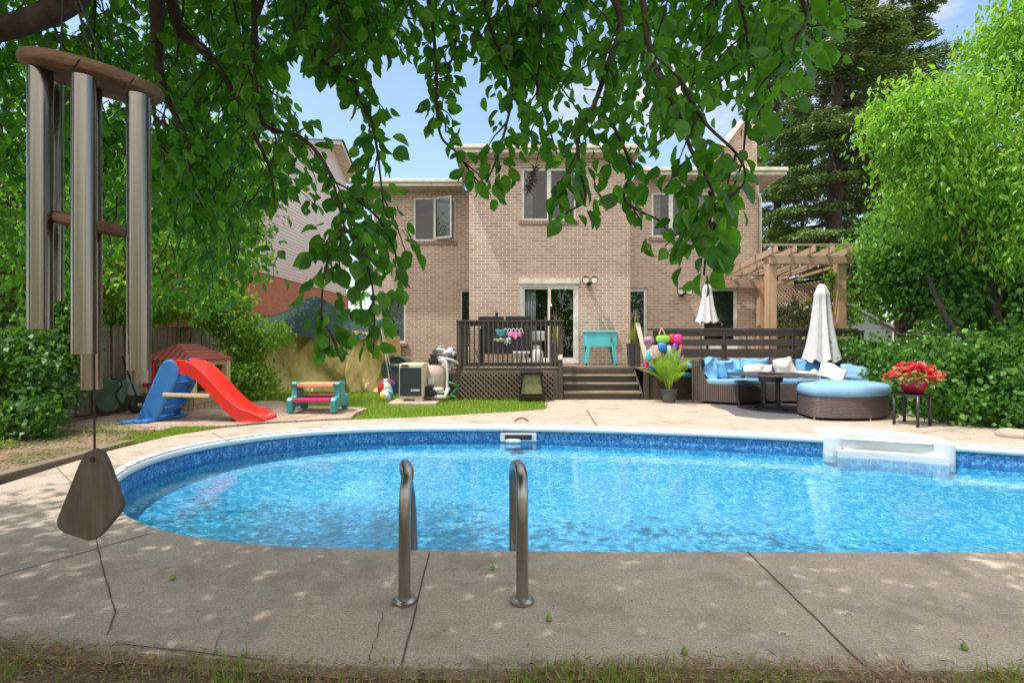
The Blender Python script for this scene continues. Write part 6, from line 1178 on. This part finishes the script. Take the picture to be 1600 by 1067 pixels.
def limbs(par, base, blobs, r0, mat=None, trunk_r=None, name='trunk'):
    b_ = MB(); base = Vector(base); top = Vector(np.mean([x[:3] for x in blobs], axis=0)); mid = base.lerp(top, .55); stick(b_, wobble(base, mid, 5, .03), r0, r0*.6, 8)
    for x in blobs: e = Vector(x[:3]); stick(b_, wobble(mid.lerp(base, random.uniform(0, .3)), e, 5, .06), r0*.5, r0*.12, 6)
    return b_.build(name, mat or M['bark'], par, smooth=True)
def blob(px, py, d, rpx, rpy, rd): p = at(px, py, d); return (p.x, p.y, p.z, rpx/F*d, rd, rpy/F*d)
def tree(name, label, base, blobs, n_, size, tmpl, mat, r0=.08, cat='tree', group=None, **kw):
    t = thing(name, base, label, cat, group); mass(blobs, n_, size, tmpl, mat, 'crown', t, **kw); limbs(t, base, blobs, r0); return t
# bright yellow-green tree at the right
D9 = 8.6; T_ASH = (np.array([[0, 0, 0], [.21, .4, .03], [0, 1, -.08], [-.21, .4, .03]]), np.array([[0, 1, 2, 3]]))
tree('ash_tree', 'bright yellow-green tree with drooping feathery leaves over the hedge', (8.6, 8.8, 0), [blob(1440, 190, D9, 85, 60, 1.0), blob(1500, 260, D9, 110, 75, 1.1), blob(1585, 70, D9, 50, 70, 1.0), blob(1600, 200, D9, 110, 110, 1.2), blob(1565, 320, D9, 95, 50, 1.0), blob(1412, 165, D9, 40, 28, .6), blob(1640, 60, D9, 90, 120, 1.2), blob(1590, 385, 8.4, 70, 40, .7), blob(1455, 330, 9.2, 50, 40, .7), blob(1400, 210, 9, 35, 45, .5)], 25000, .125, T_ASH, M['ash'], .07, droop=1.1, clump=.15)
# darker broadleaf shrubs/tree in the middle right
tree('lilac_tree', 'dark green broadleaf tree with crooked bare stems behind the hedge', (7.6, 10.6, 0), [blob(1415, 340, 10.8, 48, 42, .9), blob(1400, 400, 10.8, 45, 50, .9), blob(1440, 400, 10.6, 70, 70, 1.0), blob(1500, 350, 10.4, 75, 45, 1.0), blob(1420, 465, 10.8, 50, 36, .8), blob(1490, 440, 10.4, 70, 50, 1.0)], 19000, .105, T_DIAM, M['dleaf'], .07, droop=.6, clump=.14)
tree('maple_tree', 'shadowy maple filling the right side above the hedge', (9.6, 9.4, 0), [blob(1570, 420, 9.2, 90, 70, 1.0), blob(1600, 520, 9.0, 90, 60, 1.0), blob(1520, 490, 9.6, 60, 50, .8), blob(1640, 400, 9, 80, 100, 1)], 15000, .11, T_DIAM, M['dleaf'], .09, droop=.6, clump=.14)
b = MB(); stick(b, spline(W([(1640, 605, 8.3), (1590, 588, 8.4), (1545, 560, 8.6), (1500, 525, 8.8), (1470, 480, 9), (1450, 430, 9.1)]), 5), .085, .03, 8); stick(b, wobble(at(1500, 525, 8.8), at(1400, 520, 9), 5, .05), .03, .01, 6); stick(b, wobble(at(1545, 560, 8.6), at(1440, 555, 8.7), 5, .05), .03, .008, 6); tag(b.build('leaning_branch', M['bark'], None, smooth=True), 'crooked leaning brown bough reaching left over the hedge', 'bough')
b = MB(); p = at(1405, 540, 12); b.tube([(p.x, 12, 0), (p.x+.03, 12, 1.0), (p.x, 12, 2.0)], [.14, .12, .10], 10); tag(b.build('bare_trunk', pm('reddish_bark', (.19, .11, .075), .9), None, smooth=True), 'short reddish bare trunk standing right of the grey-green shed', 'tree')
hd = thing('hedge', (7.6, 8.6, 0), 'thick green leafy hedge of vines along the right side of the pool deck', 'hedge')
hb = [(7.15, 9.7, .75, .38, .45, .33), (7.3, 9.0, .9, .5, .5, .4), (7.3, 8.2, .75, .45, .5, .6), (7.05, 8.9, .35, .5, .6, .38), (7.6, 7.5, .6, .5, .6, .6), (6.95, 8.0, .32, .35, .6, .35), (7.7, 6.9, .55, .5, .5, .65), (8.4, 6.9, .6, .6, .6, .7), (7.9, 8.2, 1.05, .5, .8, .4), (8.6, 7.9, .9, .6, .8, .6), (7.35, 7.1, .25, .4, .5, .3), (8.0, 6.5, .25, .6, .4, .3), (9.0, 6.6, .5, .7, .5, .6), (7.4, 10.6, 1.0, .6, .7, .35)]
mass(hb, 21000, .085, T_BROAD, M['hedge'], 'foliage', hd, droop=.7, clump=.10, shell=.7); limbs(hd, (7.5, 8.5, 0), hb, .02, name='stems')
# dry stick fence
sfc = thing('stick_fence', (6.9, 10.6, 0), 'stub of dry brown brushwood fence between the sofa and hedge', 'fence'); b = MB()
for k in range(60): t = random.random(); p = Vector((6.95+t*.5, 10.7-t*.6, 0)); b.tube([p+Vector((0, random.uniform(-.05, .05), 0)), p+Vector((random.uniform(-.04, .04), random.uniform(-.05, .05), random.uniform(.95, 1.15)))], .013, 5)
b.build('brushwood', pm('dry_wood', (.33, .22, .14), .9, 0, (.17, .11, .07), 30), sfc)
b = MB(); b.tube([(7.0, 9.7, 0), (7.02, 9.7, .7)], .05, 8); b.build('post', M['fencewood'], sfc)
# wire fence posts deep in the hedge
cf = thing('dark_fence', (9, 8.6, 0), 'dark low fence half hidden behind the hedge and bough', 'fence')
b = MB()
for k in range(16): x = 7.9+k*.14; b.box(x-.035, x+.035, 9.0, 9.03, .2, 1.18)
b.box(7.8, 10.2, 8.99, 9.05, 1.18, 1.22); b.build('boards', M['fencewood'], cf)
# ivy on the pergola's side screen, and creeper on its post
n_ = 5200; t = rng.random(n_); p = np.array(A0)[None]*(1-t)[:, None]+np.array(A1)[None]*t[:, None]; p[:, 2] = .75+rng.random(n_)*(1.35+.42*t+.12*np.sin(t*17)); p += rng.normal(size=(n_, 3))*.055; nrm = np.array([dd.y, -dd.x, 0])
iv = thing('ivy_screen', A0.lerp(A1, .5), 'variegated ivy covering the lattice at the side of the pergola', 'ivy'); leafcloud('leaves', p, rdir(n_, .6)*.7, rdir(n_)*.5+nrm*-1+[0, -.6, .6], rng.uniform(.06, .10, n_), T_DIAM, M['ivy'], iv)
b = MB(); 
for k in range(9): q0 = A0.lerp(A1, (k+.5)/9); stick(b, wobble(q0+Vector((0, 0, ZD)), q0+Vector((.1, 0, 2.2)), 5, .05), .012, .005, 5)
b.build('stems', M['bark'], iv)
b = [blob(1299, 440, 11.75, 8, 45, .12), blob(1334, 480, 11.7, 12, 40, .2), blob(1335, 535, 11.4, 16, 20, .2), blob(1335, 392, 12.8, 50, 12, .4)]
cr_ = thing('creeper', (xr, PF, ZD), 'yellow-green creeper climbing the right pergola post', 'creeper'); mass(b, 2600, .075, T_DIAM, M['lshrub'], 'leaves', cr_, clump=.06); limbs(cr_, (xr+.1, PF+.1, ZD), b, .012, name='stems')
# ---------------- spruces
def spruce(base, h, r, label, first=2., n_wh=34, seed=1, lean=0):
    random.seed(seed); t = thing('spruce_tree', base, label, 'tree', 'tall spruces behind the house'); bx_ = Vector(base); b_ = MB(); stick(b_, [bx_, bx_+Vector((lean*.3, 0, h*.3)), bx_+Vector((lean*.6, 0, h*.6)), bx_+Vector((lean, 0, h))], .42, .04, 10); P = []; D_ = []; Nn = []; S_ = []; Rn = []
    for w_ in range(n_wh):
        z = first+(h-first)*(w_/n_wh)**.95; fr_ = 1-(z/h); rad = r*(fr_**.62)*random.uniform(.72, 1.08)
        for k in range(random.randint(7, 9)):
            a = random.uniform(0, 6.283); L_ = rad*random.uniform(.65, 1.1); d = Vector((math.cos(a), math.sin(a), 0)); s_ = Vector((-d.y, d.x, 0)); o_ = bx_+Vector((lean*z/h, 0, z)); pts = []
            for j in range(7): q_ = j/6; pts.append(o_+d*L_*q_+Vector((0, 0, L_*(.22*q_-.55*q_*q_+.30*q_**3))))
            stick(b_, pts, .05*fr_+.018, .008, 4); dead = random.random() < .12; rt = random.random()
            m_ = int(L_*25)
            for j in range(m_):
                q_ = .28+.72*random.random()**.8; i_ = min(5, int(q_*6)); p = pts[i_].lerp(pts[i_+1], q_*6-i_); sd = random.choice((-1, 1)); tw = (s_*sd*.8+d*.75).normalized(); tl = L_*.22*(1.15-q_)+.22
                for m2 in range(5):
                    pp_ = p+tw*tl*(m2+.5)/5+Vector((random.gauss(0, .05), random.gauss(0, .05), -.05*m2*tl+random.gauss(0, .04)))
                    P.append(pp_); D_.append((tw.x+random.gauss(0, .4), tw.y+random.gauss(0, .4), random.uniform(-.75, .25))); Nn.append((random.gauss(0, .5), random.gauss(0, .5), 1)); S_.append(random.uniform(.20, .36)); Rn.append(.96 if dead and random.random() < .6 else min(.9, max(0, rt*.5+random.random()*.45)))
    tmp = (np.array([[0, 0, 0], [.22, .25, 0], [.10, .35, -.02], [.20, .60, -.03], [.05, .7, 0], [0, 1, -.05], [-.05, .7, 0], [-.20, .60, -.03], [-.10, .35, -.02], [-.22, .25, 0]]), np.array([[0, 1, 2, 8], [0, 8, 9, 9], [2, 3, 4, 6], [2, 6, 7, 8], [4, 5, 6, 6]]))
    tmp = (tmp[0], np.array([[0, 1, 2, 8], [2, 3, 4, 6], [8, 6, 7, 7]])); tmp = (np.array([[0, 0, 0], [.16, .2, 0], [.06, .4, 0], [.15, .62, -.02], [0, 1, -.04], [-.15, .62, -.02], [-.06, .4, 0], [-.16, .2, 0]]), np.array([[0, 1, 2, 6], [6, 7, 0, 0]]))
    tmp = (np.array([[0, 0, 0], [.17, .22, 0], [.05, .42, 0], [-.05, .42, 0], [-.17, .22, 0], [.15, .68, -.02], [0, 1, -.05], [-.15, .68, -.02]]), np.array([[0, 1, 2, 3], [4, 0, 3, 3], [3, 2, 5, 6], [7, 3, 6, 6]]))
    tmp = (np.array([[0, 0, 0], [.14, .30, 0], [.02, .5, 0], [-.14, .30, 0], [.12, .75, -.02], [0, 1, -.05], [-.12, .75, -.02]]), np.array([[0, 1, 2, 3], [2, 4, 5, 6]]))
    leafcloud('needles', P, D_, Nn, np.array(S_), tmp, M['needle'], t, np.array(Rn)); b_.build('trunk', M['bark'], t, smooth=True)
spruce((gx(1297, 22), 22, 0), 24, 4.6, 'tall dark spruce with a visible trunk right of the house', 3.2, 38, 11, .6); spruce((gx(1350, 27), 27, 0), 26, 5.6, 'second tall spruce standing further behind the first', 4, 36, 5, 2.0); spruce((gx(1215, 30), 30, 0), 19, 4.4, 'lower spruce partly hidden by the right house eave', 3, 26, 9)
# ---------------- left side greenery
random.seed(3)
tree('boxelder_tree', 'light green tree rising behind the fence at the far left', (-9.2, 8.4, 0), [blob(60, 330, 8.4, 110, 110, 1.0), blob(180, 400, 8.8, 110, 80, 1.0), blob(300, 370, 9.4, 100, 70, 1.0), blob(330, 270, 9.8, 90, 80, 1.0), blob(110, 240, 9, 120, 90, 1.1), blob(10, 430, 8, 70, 60, .7), blob(380, 320, 12, 50, 60, .9), blob(400, 270, 12.5, 40, 50, .8)], 21000, .10, T_DIAM, M['lshrub'], .10, droop=.8, clump=.14)
tree('mock_orange_shrub', 'leafy shrub between the playhouse and the tarp shelter', (-5.9, 11.6, 0), [blob(385, 530, 11.2, 38, 45, .5), blob(350, 480, 11.2, 45, 40, .5), blob(400, 590, 11.0, 30, 30, .4), blob(430, 525, 11, 20, 22, .4), blob(370, 600, 11, 25, 28, .4), blob(330, 450, 11.6, 45, 35, .5)], 7500, .095, T_DIAM, M['lshrub'], .035, cat='shrub', droop=.8, clump=.10)
tree('fence_shrub', 'dense dark green shrub sprawling against the fence at left', (-7.0, 6.9, 0), [blob(20, 590, 7.0, 80, 75, .5), blob(70, 560, 7.8, 60, 80, .5), blob(30, 650, 6.6, 55, 40, .4), blob(60, 500, 7.8, 80, 50, .5)], 12000, .085, T_DIAM, M['dleaf2'], .03, cat='shrub', droop=.7, clump=.10)
tree('overhanging_shrub', 'light leafy shrub spilling over the top of the fence', (-7.9, 11.5, 0), [blob(290, 480, 11.6, 60, 22, .4), blob(230, 475, 10.8, 60, 28, .4), blob(180, 500, 10, 50, 28, .4)], 3600, .09, T_DIAM, M['lshrub'], .03, cat='shrub', droop=.8, clump=.10)
for (x, y, s_, lab) in ((-5.35, 6.9, .25, 'low weed clump in the dirt near the patio corner'), (-5.0, 4.55, .16, 'tiny weed tuft at the end of the landscape timber'), (-6.0, 6.0, .18, 'small weed clump in the middle of the dirt bed')):
    t = thing('weed', (x, y, -.04), lab, 'weed', 'weeds in the dirt bed'); mass([(x, y, s_*.3, s_, s_, s_*.5)], 160, .05, T_NARROW, M['lshrub'], 'leaves', t)
    b = MB(); 
    for k in range(8): a = k*.8; b.tube([(x, y, -.04), (x+s_*.5*math.cos(a), y+s_*.5*math.sin(a), s_*.5)], .003, 4)
    b.build('stem', M['pear'], t)
# trees behind the photographer, seen in the windows and the chime
o = mass([(-12, -19, 4, 6, 3, 4.5), (-2, -21, 4, 7, 3, 5), (9, -20, 4, 7, 3, 4.5), (20, -15, 4, 5, 5, 5), (-20, -9, 4, 4, 6, 4)], 16000, .45, T_DIAM, M['dleaf'], 'rear_trees', None, clump=.5); tag(o, 'mass of trees behind the viewpoint mirrored in the windows', 'trees', kind='stuff')
# far tree line closing the horizon
tb_ = [(-34, 40, 3, 9, 4, 6), (-22, 42, 3, 8, 4, 5), (26, 38, 3, 7, 4, 4.5), (36, 36, 4, 8, 4, 6), (18, 34, 2.5, 5, 3, 4), (-14, 36, 2, 6, 3, 3.5), (14, 26, 1.5, 4, 2, 2.5), (20, 22, 1.8, 4, 2, 3), (16, 16, 1.3, 3, 2, 2), (-24, 20, 3, 5, 5, 6), (-19, 8, 2, 4, 4, 5)]
o = mass(tb_, 26000, .42, T_DIAM, M['dleaf'], 'far_trees', None, clump=.5); tag(o, 'mass of dark green trees beyond the gardens', 'trees', kind='stuff')
# litter of leaves on the dirt and patio
n_ = 2600; x = rng.uniform(-7.2, -4.8, n_); y = rng.uniform(4.2, 7.6, n_); P = np.stack([x, y, np.where(x < -4.87, .022, -.035)+rng.random(n_)*.01], 1); o = leafcloud('leaf_litter', P, np.stack([rng.normal(size=n_), rng.normal(size=n_), rng.normal(size=n_)*.15], 1), rdir(n_)*.15+[0, 0, 1], rng.uniform(.02, .05, n_), T_DIAM, M['mulch']); tag(o, 'dry leaf litter scattered over the dirt bed', 'leaf litter', kind='stuff')
